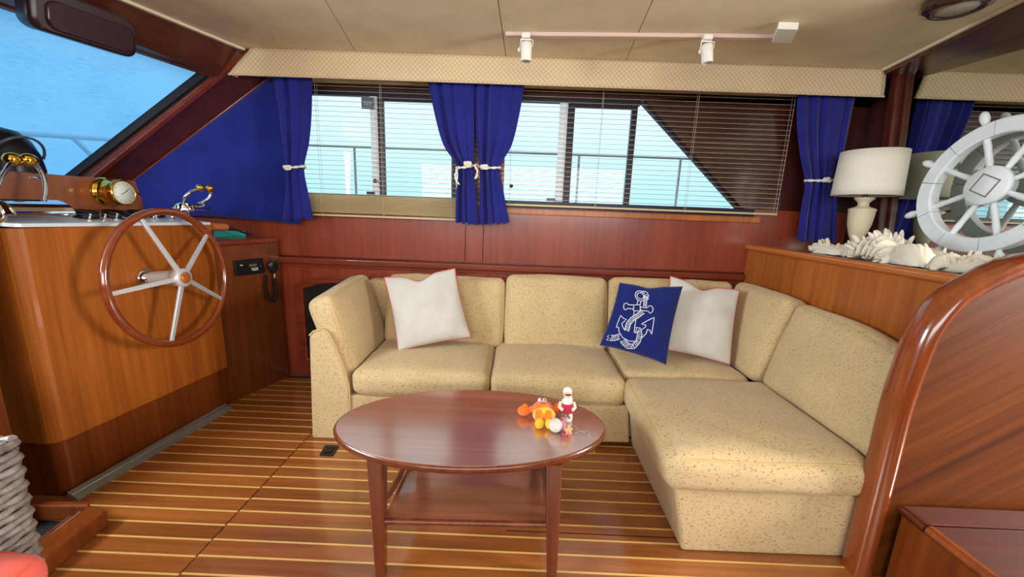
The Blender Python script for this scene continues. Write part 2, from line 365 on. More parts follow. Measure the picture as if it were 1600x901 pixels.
# ---- ceiling: panels with open joints over a dark backing
hA, hB = P(388, 80, Z=ZC), P(193, 0, Z=ZC)
xh = lambda y: hA.x+(hB.x-hA.x)/(hB.y-hA.y)*(y-hA.y)-0.12
ce = MB().prism([(xh(-1.6), -1.6, ZC+0.02), (3.6, -1.6, ZC+0.02), (3.6, 2.62, ZC+0.02), (xh(2.62), 2.62, ZC+0.02)], (0, 0, 0.04)).build('ceiling', SEAMD, None, loc=(0, 0, ZC)); tag(ce, kind='structure')
def seam(p, q):
    a, b = P(*p, Z=ZC), P(*q, Z=ZC); d = (b-a)/(b.y-a.y)
    return lambda y: a.x + d.x*(y-a.y)
sm = [xh, seam((508, 0), (548, 68)), seam((778, 0), (790, 84)), seam((1020, 0), (980, 90)), lambda y: 3.6]
for i in range(4):
    g = 0.0018
    lo = lambda y, i=i: sm[i](y) + g
    hi = lambda y, i=i: sm[i+1](y) - g
    ya, yb = 0.9, 2.62
    MB().prism([(lo(ya), ya, ZC), (hi(ya), ya, ZC), (hi(yb), yb, ZC), (lo(yb), yb, ZC)], (0, 0, 0.02)).build('ceiling_panel', CEIL, ce)
MB().prism([(xh(-1.6), -1.6, ZC), (3.6, -1.6, ZC), (3.6, 0.897, ZC), (xh(0.897), 0.897, ZC)], (0, 0, 0.02)).build('ceiling_panel', CEIL, ce)

# ---- side wall behind the sofa, with the two window openings
wb = MB().box(-2.9, 3.4, YW+0.04, YW+0.06, -0.04, 1.1).build('wall_back', MAHOG_SHADED, None, loc=(0, YW, 0)); tag(wb, kind='structure')
ZS, ZT = 1.272, 1.892
WX0, WX1, WX2, WX3 = -1.52, -0.385, -0.10, 1.412
MB().box(-2.9, -0.345, YW, YW+0.04, 0.86, 1.268).build('panel', MAHOG_SHADED, wb)
MB().box(-0.341, -0.226, YW-0.004, YW+0.04, 0.86, 1.30).build('panel', MAHOG_SHADED, wb, 0.002)
MB().box(-0.222, 3.4, YW, YW+0.04, 0.86, 1.268).build('panel', MAHOG_SHADED, wb)
MB().box(-2.9, 3.4, YW, YW+0.04, 0.0, 0.80).build('lower_panel', MAHOG_SHADED, wb)
MB().box(WX1, WX2, YW, YW+0.05, 1.268, 2.05).build('window_post', MAHOG_SHADED, wb)
MB().prism([(WX0, YW+0.005, 1.268), (-2.49, YW+0.005, 1.268), (-1.60, YW+0.005, 1.868), (WX0, YW+0.005, 1.92)], (0, 0.045, 0)).build('panel', MAHOG_SHADED, wb)
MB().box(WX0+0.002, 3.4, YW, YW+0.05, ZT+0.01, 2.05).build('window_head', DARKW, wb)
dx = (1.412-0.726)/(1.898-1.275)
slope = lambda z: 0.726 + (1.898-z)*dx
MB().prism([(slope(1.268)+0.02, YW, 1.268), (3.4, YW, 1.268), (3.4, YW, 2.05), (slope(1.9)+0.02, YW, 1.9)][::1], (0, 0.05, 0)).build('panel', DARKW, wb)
# diagonal casing along the raked end of the window
MB().prism([(slope(1.268)+0.02, YW-0.012, 1.268), (slope(1.268)+0.11, YW-0.012, 1.268), (slope(1.93)+0.11, YW-0.012, 1.93), (slope(1.93)+0.02, YW-0.012, 1.93)], (0, 0.0115, 0)).build('window_casing', DARKW, wb, 0.003)
MB().box(-0.10, 1.52, YW-0.003, YW+0.01, 1.224, 1.271).build('window_apron', BRONZE, wb)
MB().box(-0.10, 1.56, YW-0.02, YW, 1.185, 1.222).build('window_sill', CNTR, wb, 0.004)
MB().box(-2.2, 1.51, YW-0.028, YW+0.03, 0.806, 0.85).build('rail_moulding', MAHOGX, wb, 0.010, 3)
MB().box(-2.2, 1.51, YW-0.012, YW+0.03, 0.785, 0.806).build('rail_moulding', MAHOGX, wb, 0.004)
# ---- windows
def window(name, x0, x1, raked, bars):
    w = thing(name, None, None, ((x0+x1)/2, YW+0.05, ZS)); tag(w, kind='structure')
    ya, yb = YW+0.012, YW+0.05
    t = 0.024
    MB().box(x0, x1, ya, yb, ZS-0.045 if raked else ZS-0.012, ZS).build('window_frame', BRONZE, w)
    MB().box(x0, (slope(ZT) if raked else x1), ya, yb, ZT-0.02, ZT+0.012).build('window_frame', BRONZE, w)
    MB().box(x0-0.02, x0, ya, yb, ZS, ZT).build('window_frame', BRONZE, w)
    if raked:
        MB().prism([(slope(ZS), ya, ZS), (slope(ZS)+0.03, ya, ZS), (slope(ZT)+0.03, ya, ZT), (slope(ZT), ya, ZT)], (0, yb-ya, 0)).build('window_frame', BRONZE, w)
        MB().prism([(x0, YW+0.035, ZS), (slope(ZS), YW+0.035, ZS), (slope(ZT), YW+0.035, ZT), (x0, YW+0.035, ZT)], (0, 0.005, 0)).build('pane', GLASS, w)
    else:
        MB().box(x1, x1+0.02, ya, yb, ZS, ZT).build('window_frame', BRONZE, w)
        MB().box(x0, x1, YW+0.035, YW+0.04, ZS, ZT).build('pane', GLASS, w)
    for (xa, xb, m, zt) in bars:
        MB().box(xa, xb, ya-0.004 if m is BRONZE else ya+0.006, ya+0.022, ZS, zt).build('sash_bar', m, w)
    return w
w1 = window('window_1', WX0, WX1, False, [(-0.905, -0.868, BRONZE, ZT), (-0.955, -0.905, WHITEF, ZT-0.02), (-0.44, -0.41, BRONZE, ZT)])
w2 = window('window_2', WX2, WX3, True, [(0.285, 0.328, BRONZE, ZT), (0.235, 0.285, WHITEF, ZT-0.02), (0.680, 0.715, BRONZE, ZT)])
MB().box(-0.866, WX1, YW+0.014, YW+0.03, ZT-0.045, ZT-0.02).build('window_frame', BRONZE, w1)
MB().box(0.33, 0.70, YW+0.014, YW+0.03, ZT-0.045, ZT-0.02).build('window_frame', BRONZE, w2)
stk = MB().box(-1.002, -0.925, YW+0.004, YW+0.010, 1.795, 1.862).build('window_badge', plain('badge_grey', (86, 98, 122), 0.5), w1, 0.001)
for i, xx in enumerate((-0.983, -0.971, -0.957, -0.944)):          # the small marks on the badge, read as I O O I
    mb = MB()
    if i in (0, 3): mb.box(xx-0.0015, xx+0.0015, YW+0.002, YW+0.004, 1.818, 1.838)
    else: mb.tube([(xx+0.006*math.cos(a*math.pi/6), YW+0.003, 1.828+0.010*math.sin(a*math.pi/6)) for a in range(12)], 0.0013, 5, closed=True)
    mb.build('badge_mark', PRINT, w1)
for ww, xx in ((w1, -0.93), (w2, -0.052)):
    MB().lathe([(0.001, 0), (0.011, 0.001), (0.013, 0.008), (0.001, 0.010)], (xx, YW+0.006, 1.362), (0, -1, 0), 14).build('latch_knob', plain('brown_knob', (60, 34, 28), 0.4), ww)
for ww, x0, x1 in ((w1, -0.99, -0.94), (w2, 0.18, 0.235)):
    MB().box(x0, x1, YW+0.002, YW+0.012, ZS+0.004, ZS+0.022).build('latch', BRONZE, ww, 0.002)

# ---- front header and raked windshield
def vl(a, b, t): return Vector(a)*(1-t)+Vector(b)*t
wA, wB, wC = Vector((-1.80, 2.33, 1.893)), Vector((-2.1, 1.70, 1.925)), Vector((-2.66, 2.33, 1.30))
ud = (wB-wA).normalized(); dd = (wC-wA)
FAR = 3.6
hd = thing('trim_1', None, None, (-1.9, 2.0, 1.9)); tag(hd, kind='structure')
def skew(off, L): return wA + ud*L + off
tA, tB = P(388, 80, Z=ZC), P(193, 0, Z=ZC); td = (tB-tA).normalized()
top0, top1 = tA - td*0.40, tA + td*3.0
bot0, bot1 = wA - ud*0.34, wA + ud*3.0
back = Vector((-0.14, 0, 0.05))
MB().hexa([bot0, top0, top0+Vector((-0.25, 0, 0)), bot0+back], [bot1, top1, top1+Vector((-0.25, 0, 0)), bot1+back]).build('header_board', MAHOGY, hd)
nrm = (top0-bot0).cross(ud).normalized()
if nrm.x < 0: nrm = -nrm
lp = [bot0+nrm*0.002, bot0+nrm*0.016, bot0+nrm*0.016+(top0-bot0)*0.18, bot0+nrm*0.002+(top0-bot0)*0.18]
lq = [bot1+nrm*0.002, bot1+nrm*0.016, bot1+nrm*0.016+(top1-bot1)*0.18, bot1+nrm*0.002+(top1-bot1)*0.18]
MB().hexa(lp, lq).build('header_strip', MAHOGY, hd, 0.004)
MB().hexa([top0+Vector((0.006, 0, 0)), top0+Vector((0.022, 0, 0)), top0+Vector((0.022, 0, -0.012)), top0+Vector((0.0, 0, -0.012))],
          [top1+Vector((0.006, 0, 0)), top1+Vector((0.022, 0, 0)), top1+Vector((0.022, 0, -0.012)), top1+Vector((0.0, 0, -0.012))]).build('ceiling_bead', BEAD, hd)
# corner post: sloping board between the windshield and the side wall
po = thing('trim_2', None, None, (-2.2, 2.4, 1.3)); tag(po, kind='structure')
oA, oB = P(420, 120, Y=2.52), P(210, 279, Y=2.52); oD = oB-oA
iA, iB = P(338, 121, Y=2.36), P(145, 276, Y=2.36); iD = iB-iA
oA2, oB2, iA2, iB2 = oA-oD*0.3, oB+oD*0.25, iA-iD*0.2, iB+iD*0.15
bk = Vector((-0.05, 0.0, 0.06))
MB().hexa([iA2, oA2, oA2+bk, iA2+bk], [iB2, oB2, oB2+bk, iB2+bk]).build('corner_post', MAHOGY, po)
e1 = (oA2-iA2)*0.10; 
MB().hexa([iA2+Vector((0, -0.006, -0.006)), iA2+e1-Vector((0.004, 0, 0.008)), iA2+e1, iA2+bk*0.2], [iB2+Vector((0, -0.006, -0.006)), iB2+e1-Vector((0.004, 0, 0.008)), iB2+e1, iB2+bk*0.2]).build('post_edge', MAHOGX, po)
MB().tube([oA2+Vector((0.004, -0.004, -0.006)), oB2+Vector((0.004, -0.004, -0.006))], 0.006, 8).build('post_bead', MAHOGX, po)
gA, gB = P(322, 118, Y=2.34)+Vector((0, 0.0, 0)), P(120, 274, Y=2.34); gD = gB-gA
MB().hexa([gA-gD*0.02, gA-gD*0.02+Vector((0.0, 0.05, 0)), gA-gD*0.02+Vector((-0.03, 0.05, 0.03)), gA-gD*0.02+Vector((-0.03, 0, 0.03))],
          [gB+gD*0.2, gB+gD*0.2+Vector((0.0, 0.05, 0)), gB+gD*0.2+Vector((-0.03, 0.05, 0.03)), gB+gD*0.2+Vector((-0.03, 0, 0.03))]).build('window_gasket', BLACKM, po)
w3 = thing('window_3', None, None, (-2.2, 1.8, 1.3)); tag(w3, kind='structure')
gn = ud.cross(dd).normalized()
if gn.x < 0: gn = -gn
off = -gn*0.03
a0, a1 = wA-ud*0.06+off-dd*0.05, wA+ud*2.9+off-dd*0.05
b0, b1 = wA-ud*0.06+off+dd*1.12, wA+ud*2.9+off+dd*1.12
MB().hexa([a0, a1, b1, b0], [p-gn*0.005 for p in (a0, a1, b1, b0)]).build('pane', GLASS, w3)
c00, c10, c11, c01 = [p-gn*0.03 for p in (a0, a1, b1, b0)]
cv = MB().grid(lambda u, v: (c00*(1-u)+c10*u)*(1-v)+(c01*(1-u)+c11*u)*v - gn*0.012*math.sin(math.pi*u*6)*math.sin(math.pi*v), 48, 16).build('windshield_cover', COVER, None)
tag(cv, 'pale blue mesh cloth cover stretched over the outside of the slanted windshield', 'cover')

# ---- front bulkhead below the windshield, near side wall and aft bulkhead (out of the frame; they hold the openings daylight comes by)
f0, f1 = Vector((-2.60, 2.6, 0)), Vector((-2.60, 2.6, 0))+Vector((ud.x, ud.y, 0)).normalized()*3.2
wf = MB().hexa([f0, f1, f1+Vector((-.05, 0, 0)), f0+Vector((-.05, 0, 0))], [p+Vector((0, 0, 1.22)) for p in (f0, f1, f1+Vector((-.05, 0, 0)), f0+Vector((-.05, 0, 0)))]).build('wall_front', MAHOG_SHADED, None); tag(wf, kind='structure')
wn = thing('wall_near', None, None, (0, -1.6, 0)); tag(wn, kind='structure')
MB().box(-3.4, 3.6, -1.66, -1.6, -0.04, 1.05).build('panel', MAHOG_SHADED, wn); MB().box(-3.4, 3.6, -1.66, -1.6, 1.95, 2.1).build('panel', MAHOG_SHADED, wn)
MB().box(-3.4, -1.9, -1.66, -1.6, 1.05, 1.95).build('panel', MAHOG_SHADED, wn); MB().box(2.2, 3.6, -1.66, -1.6, 1.05, 1.95).build('panel', MAHOG_SHADED, wn)
wa = thing('wall_aft', None, None, (3.5, 0, 0)); tag(wa, kind='structure')
MB().box(3.5, 3.56, 0.75, 2.7, -0.04, 2.1).build('panel', MAHOG_SHADED, wa); MB().box(3.5, 3.56, -1.66, -0.5, -0.04, 2.1).build('panel', MAHOG_SHADED, wa)
MB().box(3.5, 3.56, -0.5, 0.75, 2.02, 2.1).build('panel', MAHOG_SHADED, wa)
se = MB().box(-400, 400, -400, 400, -1.6, -1.5).build('sea', plain('sea_water', (90, 130, 140), 0.15), None); tag(se, kind='structure')

# ---- mirror bulkhead on the right, its post and the beam above
XM = 2.12
wr = MB().box(XM+0.006, XM+0.05, 1.2, YW, 0.0, 2.05).build('wall_right', DARKW, None, loc=(XM, 1.9, 0)); tag(wr, kind='structure')
mi = thing('wall_mirror', 'large wall mirror behind the white ship wheel and the shells', 'mirror', (XM, 1.9, 1.05))
MB().prism([(XM, 1.205, 1.05), (XM, 2.235, 1.05), (XM, 2.345, 2.045), (XM, 1.205, 2.045)], (0.006, 0, 0)).build('mirror_glass', MIRROR, mi)
po2 = thing('trim_3', None, None, (XM-0.02, 2.4, 1.05)); tag(po2, kind='structure')
MB().prism([(XM-0.048, 2.245, 1.05), (XM-0.048, 2.30, 1.05), (XM-0.048, 2.405, 2.045), (XM-0.048, 2.35, 2.045)], (0.054, 0, 0)).build('mirror_post', MAHOGY, po2, 0.012, 3)
MB().prism([(XM-0.012, 2.225, 1.05), (XM-0.012, 2.245, 1.05), (XM-0.012, 2.35, 2.045), (XM-0.012, 2.33, 2.045)], (0.018, 0, 0)).build('mirror_frame', MAHOGY, po2, 0.004)
bm_ = thing('trim_4', None, None, (XM, 1.9, 2.0)); tag(bm_, kind='structure')
cA, cB = P(1385, 106, Z=ZC), P(1596, 0, Z=ZC); cD = (cB-cA).normalized(); c0, c1 = cA-cD*0.12, cA+cD*1.6
MB().hexa([c0, c0+Vector((0.006, 0, -0.028)), Vector((XM-.001, c0.y, ZC-0.028)), Vector((XM-.001, c0.y, ZC))], [c1, c1+Vector((0.006, 0, -0.028)), Vector((XM-.001, c1.y, ZC-0.028)), Vector((XM-.001, c1.y, ZC))]).build('ceiling_beam', MAHOGY, bm_)
MB().hexa([c0+Vector((-0.018, 0, -0.001)), c0+Vector((-0.001, 0, -0.001)), c0+Vector((-0.001, 0, -0.013)), c0+Vector((-0.014, 0, -0.013))],
          [c1+Vector((-0.018, 0, -0.001)), c1+Vector((-0.001, 0, -0.001)), c1+Vector((-0.001, 0, -0.013)), c1+Vector((-0.014, 0, -0.013))]).build('ceiling_bead', BEAD, bm_)

# ---- outside rails seen through the panes
def deck_rail(label, zt, y, x0, x1, posts):
    r = thing('deck_rail', label, 'rail', (x0, y, -1.5))
    MB().tube([(x0, y, zt), (x1, y, zt)], 0.009, 8).build('top_rail', RAILM, r)
    for x in posts: MB().tube([(x, y, -1.5), (x, y, zt)], 0.010, 8).build('stanchion', RAILM, r)
deck_rail('steel deck rail on posts outside the side windows', 1.66, 3.2, -3.2, 4.0, (-3.0, -1.325, 0.466, 1.268, 2.9))
pu = thing('bow_rail', 'steel bow rail faintly seen through the blue windshield cover', 'rail', (-3.6, 3.2, -1.5))
q = [P(-60, 203, X=-3.6), P(40, 208, X=-3.6), P(112, 213, X=-3.6), P(230, 221, X=-3.6)]
MB().tube(q, 0.022, 8).build('top_rail', WHITEF, pu); MB().tube([q[2], P(152, 252, X=-3.6), Vector((-3.6, 3.75, -1.5))], 0.018, 8).build('stanchion', WHITEF, pu)
MB().tube([q[0]+Vector((0, -1, 0)), q[0]+Vector((0, -1, -3))], 0.018, 8).build('stanchion', WHITEF, pu)

# ================================================================== HELM
def Ppl(x, y, p0, n):
    d = CM @ Vector(((x-800)/F, -(y-450.5)/F, -1.0)); n = Vector(n)
    return CP + d*((Vector(p0)-CP).dot(n)/d.dot(n))
HX = lambda y: -1.78+(y-1.33)*0.1234
ZH = 1.078
helm = thing('helm_console', 'tall teak helm console carrying the steering wheel and instruments', 'console', (-2.0, 1.75, 0))
def foot(inset, y1=2.11, y0=1.33, xb=-2.62):
    r = 0.05; pts = [(xb, y1), (xb, y0+inset)]
    cx, cy = HX(y0+r)-r, y0+r
    for k in range(7):
        a = -math.pi/2 + k*math.pi/12
        pts.append((cx+(r-inset)*math.cos(a), cy+(r-inset)*math.sin(a)))
    pts.append((HX(y1)-inset, y1)); return pts
MB().prism([(x, y, 0.0) for x, y in foot(0.006)], (0, 0, 0.238)).build('kick_panel', TEAKK, helm)
MB().prism([(x, y, 0.238) for x, y in foot(0.0)], (0, 0, ZH-0.238)).build('face_panel', TEAK, helm, 0.002)
fz = lambda x: ZH + 0.010 + (HX(1.7)-x)*0.13
pp = [(x, y) for x, y in foot(-0.004, 2.105, 1.325, -2.05)]
MB().hexa([Vector((x, y, fz(x)-0.012)) for x, y in pp], [Vector((x, y, fz(x)+0.002)) for x, y in pp]).build('instrument_panel', PLATE, helm, 0.002)
ip = helm.children[-1]
MB().prism([(-2.02, 1.34, 1.08), (-2.02, 2.105, 1.08), (-2.02, 2.062, 1.286), (-2.02, 1.34, 1.286)], (-0.03, 0, 0)).build('dash_board', DASHW, helm, 0.004)
MB().box(-2.62, -2.05, 1.34, 2.10, 1.0, 1.2).build('dash_body', BLACKM, helm)
def on_plate(x, y): return Vector((x, y, fz(x)+0.002))
for gx, gy, r in ((-1.955, 1.62, .042), (-1.955, 1.74, .042), (-1.955, 1.86, .042), (-1.955, 1.98, .04), (-1.865, 1.66, .04), (-1.865, 1.765, .034), (-1.865, 1.875, .042), (-1.865, 1.985, .036)):
    g = MB().lathe([(0.001, 0), (r, 0), (r, 0.014), (r*0.86, 0.017), (r*0.84, 0.013), (0.001, 0.013)], on_plate(gx, gy), (0.13, 0, 1), 20).build('gauge', BLACK, ip)
for k, (gx, gy) in enumerate(((-1.79, 1.60), (-1.79, 1.66), (-1.80, 1.72), (-1.765, 1.96), (-1.79, 2.0), (-1.765, 1.86), (-1.79, 1.90), (-1.765, 2.04))):
    p = on_plate(gx, gy)
    MB().lathe([(0.001, 0), (0.013, 0), (0.012, 0.005), (0.005, 0.008), (0.004, 0.026), (0.006, 0.03), (0.001, 0.031)], p, (0.25, 0.1, 1), 10).build('toggle_switch', CHROME, ip)
for gx, gy in ((-1.80, 1.76), (-1.80, 1.785), (-1.80, 1.81)):
    p = on_plate(gx, gy); MB().box(p.x-.012, p.x+.012, p.y-.009, p.y+.009, p.z, p.z+.008).build('rocker_switch', BLACK, ip, 0.002)
p = on_plate(-1.765, 1.785); MB().box(p.x-.01, p.x+.01, p.y-.03, p.y+.03, p.z, p.z+.004).build('label_plate', WPLAST, ip)
# metal track along the foot of the console
A, B = Vector((-1.772, 1.325, 0)), Vector((-1.69, 2.065, 0)); n2 = Vector((0.99, -0.12, 0))
trk = MB().hexa([A, A+n2*0.052, A+n2*0.052+Vector((0, 0, .004)), A+n2*0.004+Vector((0, 0, .03))], [B, B+n2*0.052, B+n2*0.052+Vector((0, 0, .004)), B+n2*0.004+Vector((0, 0, .03))]).build('floor_track', STEEL, helm)
MB().tube([A+n2*0.022+Vector((0, 0, .02)), B+n2*0.022+Vector((0, 0, .02))], 0.004, 6).build('track_rod', CHROME, trk)
# side board standing at the near end
jb = P(10, 655, Y=1.2)
sb = MB().box(jb.x-0.5, jb.x, 1.17, 1.205, 0.0, 2.04).build('bulkhead_board', TEAKK, None); tag(sb, 'teak bulkhead board standing at the near end of the helm console', 'board')

# ---- steering wheel
wc = Vector((-1.6, 1.751, 0.838)); wnv = Vector((1, 0.004, 0.057)).normalized()
wu = Vector((0, 0, 1)).cross(wnv).normalized(); wv = wnv.cross(wu)
sw = thing('steering_wheel', 'varnished wood-rimmed steering wheel with five metal spokes on the helm', 'steering wheel', (-1.6, 1.751, 0.515))
RM = 0.3065
MB().tube([wc+(wu*math.cos(a)+wv*math.sin(a))*RM for a in [2*math.pi*k/64 for k in range(64)]], 0.0165, 12, closed=True).build('rim', RIMW, sw)
hubc = wc + wnv*0.035
for px_ in ((222, 348), (322, 367), (346, 467), (267, 530), (177, 458)):
    q = Ppl(px_[0], px_[1], wc, wnv)-wc; a = math.atan2(q.dot(wv), q.dot(wu)); d = wu*math.cos(a)+wv*math.sin(a); s = wnv.cross(d)
    p0, p1 = hubc+d*0.04, wc+d*(RM-0.012)+wnv*0.004
    MB().hexa([p0+s*.011+wnv*.006, p0-s*.011+wnv*.006, p0-s*.011-wnv*.006, p0+s*.011-wnv*.006], [p1+s*.009+wnv*.005, p1-s*.009+wnv*.005, p1-s*.009-wnv*.005, p1+s*.009-wnv*.005]).build('spoke', ALU, sw, 0.002)
MB().lathe([(0.001, -0.03), (0.042, -0.03), (0.044, 0.0), (0.044, 0.012), (0.040, 0.016), (0.026, 0.017), (0.001, 0.015)], hubc, wnv, 28).build('hub', ALU, sw)
MB().lathe([(0.001, 0.014), (0.027, 0.014), (0.026, 0.021), (0.018, 0.025), (0.001, 0.026)], hubc, wnv, 24).build('hub_cap', NOSE, sw)
fx = HX(wc.y)+0.001
MB().lathe([(0.03, 0), (0.033, 0.01), (0.036, 0.11)], Vector((hubc.x-0.14, wc.y, hubc.z-0.008)), wnv, 24).build('shaft', ALU, sw)
MB().lathe([(0.001, 0), (0.052, 0), (0.050, 0.012), (0.034, 0.022), (0.032, 0.03), (0.001, 0.03)], Vector((fx-0.004, wc.y, wc.z-0.006)), (1, 0, 0), 28).build('flange', CHROME, sw)

# ---- brass clock on the dash board
bc = P(165, 300, X=-2.018)
ck = thing('brass_clock', 'round polished brass ship clock mounted on the dash board', 'clock', tuple(bc))
MB().lathe([(0.001, 0), (0.070, 0), (0.068, 0.008), (0.060, 0.014), (0.054, 0.020), (0.054, 0.075), (0.062, 0.080), (0.063, 0.092), (0.056, 0.096), (0.052, 0.090)], bc, (1, 0, 0), 36).build('case', BRASS, ck)
MB().lathe([(0.001, 0.0905), (0.0535, 0.0905), (0.0535, 0.0925), (0.001, 0.0925)], bc, (1, 0, 0), 36).build('dial', plain('clock_dial', (226, 232, 220), 0.4), ck)
mb = MB()
for a in range(12):
    t = a*math.pi/6; c = bc+Vector((0.0925, 0.043*math.sin(t), 0.043*math.cos(t))); mb.box(c.x, c.x+0.0006, c.y-.0016, c.y+.0016, c.z-.0016, c.z+.0016)
mb.build('hour_mark', BLACK, ck)
for a, l in ((0.9, 0.03), (-2.0, 0.02)):
    MB().tube([bc+Vector((0.0942, 0, 0)), bc+Vector((0.0942, l*math.sin(a), l*math.cos(a)))], 0.0013, 5).build('clock_hand', BLACK, ck)
MB().tube([bc+Vector((0.08, -0.06, 0.004)), bc+Vector((0.083, -0.075, 0.004))], 0.008, 8).build('hinge', BRASS, ck)
MB().tube([bc+Vector((0.082, 0.06, -0.004)), bc+Vector((0.084, 0.078, -0.004)), bc+Vector((0.084, 0.09, -0.004))], [0.006, 0.008, 0.004], 8).build('catch', BRASS, ck)

# ---- compass on top of the dash
cc = P(14, 262, X=-2.12)
cp = thing('compass', 'black domed compass on top of the dash by the windshield', 'compass', (cc.x, cc.y, 1.2))
MB().lathe([(0.001, 0), (0.085, 0), (0.09, 0.03), (0.086, 0.07)], (cc.x, cc.y, 1.2), (0, 0, 1), 28).build('base', BLACK, cp)
MB().lathe([(0.098, 0.07), (0.102, 0.10), (0.094, 0.16), (0.075, 0.215), (0.045, 0.25), (0.001, 0.262)], (cc.x, cc.y, 1.2), (0, 0, 1), 28).build('dome', BLACK, cp)
MB().tube([Vector((cc.x, cc.y, 1.2))+Vector((0.05+0.05*math.sin(t), 0.085*math.cos(t), 0.15+0.075*math.sin(t))) for t in [math.pi*k/12 for k in range(13)]], 0.005, 8).build('visor_ring', plain('compass_grey', (70, 74, 84), 0.25), cp)
MB().lathe([(0.10, 0.06), (0.104, 0.066), (0.10, 0.072)], (cc.x, cc.y, 1.2), (0, 0, 1), 28).build('base_ring', CHROME, cp)

# ---- throttles
def throttle(label, c, L, r, lev, knobr):
    t = thing('throttle_lever', label, 'throttle', tuple(c), 'chrome engine controls on the helm')
    prof = [Vector((r*1.5*math.cos(a), 0, r*math.sin(a))) for a in [math.pi*k/12 for k in range(13)]]
    MB().hexa([c+q+Vector((0, -L/2, 0)) for q in prof], [c+q+Vector((0, L/2, 0)) for q in prof]).build('housing', CHROME, t, 0.008, 3)
    MB().lathe([(0.001, 0), (r*0.92, 0), (r*0.9, 0.012), (r*.7, 0.02), (0.001, 0.022)], c+Vector((0, -L/2-0.0, r*0.1)), (0.2, -1, 0), 24).build('side_disc', CHROME, t)
    for pts in lev:
        pp = [Vector(p) for p in pts]; sm_ = []
        for i in range(13):                                        # quadratic sweep through three points
            u = i/12; m1 = 2*pp[1]-0.5*(pp[0]+pp[2]); sm_.append(pp[0]*(1-u)**2+2*u*(1-u)*m1+pp[2]*u*u)
        lv = MB().tube(sm_, 0.0075, 10).build('lever', CHROME, t)
        d = (sm_[-1]-sm_[-2]).normalized()
        MB().ball(pp[2], (knobr*.95, knobr*1.1, knobr*.95), 14, 10).build('knob', BRASS, lv)
X1 = -1.93
tc1 = P(42, 345, X=-1.84); tc1.z = P(60, 311, X=-1.84).z-0.058
throttle('chrome throttle with two long brass-knobbed levers left of the clock', tc1, 0.20, 0.058,
         [(tc1+Vector((-0.02, -0.075, 0.052)), P(4, 275, X=-1.88), P(20, 249, X=X1)), (tc1+Vector((-0.02, 0.080, 0.052)), P(68, 276, X=-1.88), P(45, 250, X=X1))], 0.027)
tc2 = P(303, 338, X=-1.73); tc2.z = P(303, 317, X=-1.73).z-0.04
throttle('smaller chrome throttle with brass knobs behind the steering wheel top', tc2, 0.13, 0.040,
         [(tc2+Vector((-0.01, -0.045, 0.035)), P(293, 303, X=-1.70), P(313, 293, X=-1.69)), (tc2+Vector((-0.01, 0.045, 0.035)), P(327, 308, X=-1.70), P(328, 294, X=-1.69))], 0.020)

# ---- housing under the header, above the windshield
vA, vB = P(88, 40, X=-1.93), P(190, 68, X=-1.93)
vd = ud
vs = thing('header_box', 'dark brown rounded box fixed under the header above the windshield', 'box', tuple((vA+vB)/2))
mid = P(130, 36, X=-1.80); n3 = Vector((0.93, -0.3, -0.2)).normalized()
upv = (Vector((0, 0, 1))-n3*n3.z).normalized(); rv = upv.cross(n3).normalized(); 
if rv.y < 0: rv = -rv
hw, hh, dp = 0.165, 0.078, 0.13
def rr(w, h, r, k=6):
    pts = []
    for cx, cy, a0 in ((w-r, h-r, 0), (-w+r, h-r, 90), (-w+r, -h+r, 180), (w-r, -h+r, 270)):
        for i in range(k+1):
            a = math.radians(a0+90*i/k); pts.append((cx+r*math.cos(a), cy+r*math.sin(a)))
    return pts
DB = plain('dark_brown_plastic', (46, 26, 26), 0.3)
lo = [[mid+rv*x+upv*y+n3*z for x, y in rr(hw*s, hh*s, 0.04*s)] for z, s in ((-0.06, 0.98), (0.0, 1.0), (0.02, 0.99), (0.032, 0.95), (0.038, 0.88))]
MB().loft(lo).build('shell', DB, vs)
lo = [[mid+rv*(x+0.01)+upv*(y-0.012)+n3*z for x, y in rr(hw*0.82*s, hh*0.66*s, 0.035*s)] for z, s in ((0.03, 1.0), (0.044, 1.0), (0.050, 0.94))]
MB().loft(lo).build('front_cover', plain('dark_brown_gloss', (52, 28, 34), 0.2), vs)

# ---- cabinet between the helm and the side wall
q1, q2 = Vector((-1.70, 2.115, 0)), Vector((-1.575, 2.518, 0)); qd = (q2-q1).normalized(); qn = Vector((qd.y, -qd.x, 0))
def PF(x, y): return Ppl(x, y, q1, qn)
sc_ = thing('side_cabinet', 'narrow teak cabinet in the corner right of the helm console', 'cabinet', (-2.0, 2.3, 0))
MB().prism([q1, q2, Vector((-2.5, 2.518, 0)), Vector((-2.5, 2.115, 0))], (0, 0, 0.945)).build('body', wood('cabinet_side', (80, 34, 12), (126, 64, 24), 'z', 46), sc_, 0.002)
MB().prism([q1+qn*0.012-qd*0.0+Vector((0, 0, .945)), q2+qn*0.012+Vector((0, 0, .945)), Vector((-2.5, 2.518, .945)), Vector((-2.5, 2.116, .945))], (0, 0, 0.034)).build('top', MAHOGX, sc_, 0.012, 3)
zt = 0.98
g0, g1, g2, g3 = P(334, 369, Z=zt), P(380, 367.5, Z=zt), P(383, 360.5, Y=2.505), P(334, 360.5, Y=2.505)
flat = lambda p: Vector((p.x, p.y, zt-0.0008))
gp = MB().hexa([flat(g0), flat(g1), flat(g2), flat(g3)], [flat(g0)+Vector((0, 0, .002)), flat(g1)+Vector((0, 0, .002)), g2, g3]).build('green_folder', plain('turquoise_paper', (64, 190, 166), 0.5), None); tag(gp, 'turquoise folder lying on the side cabinet top', 'folder')
ra, rb = P(332, 356, X=-1.74), P(354, 354.5, X=-1.70)
ra = Vector((-1.74, 2.13, zt+0.024)); rb = ra + Vector((0.04, 0.13, 0.0))
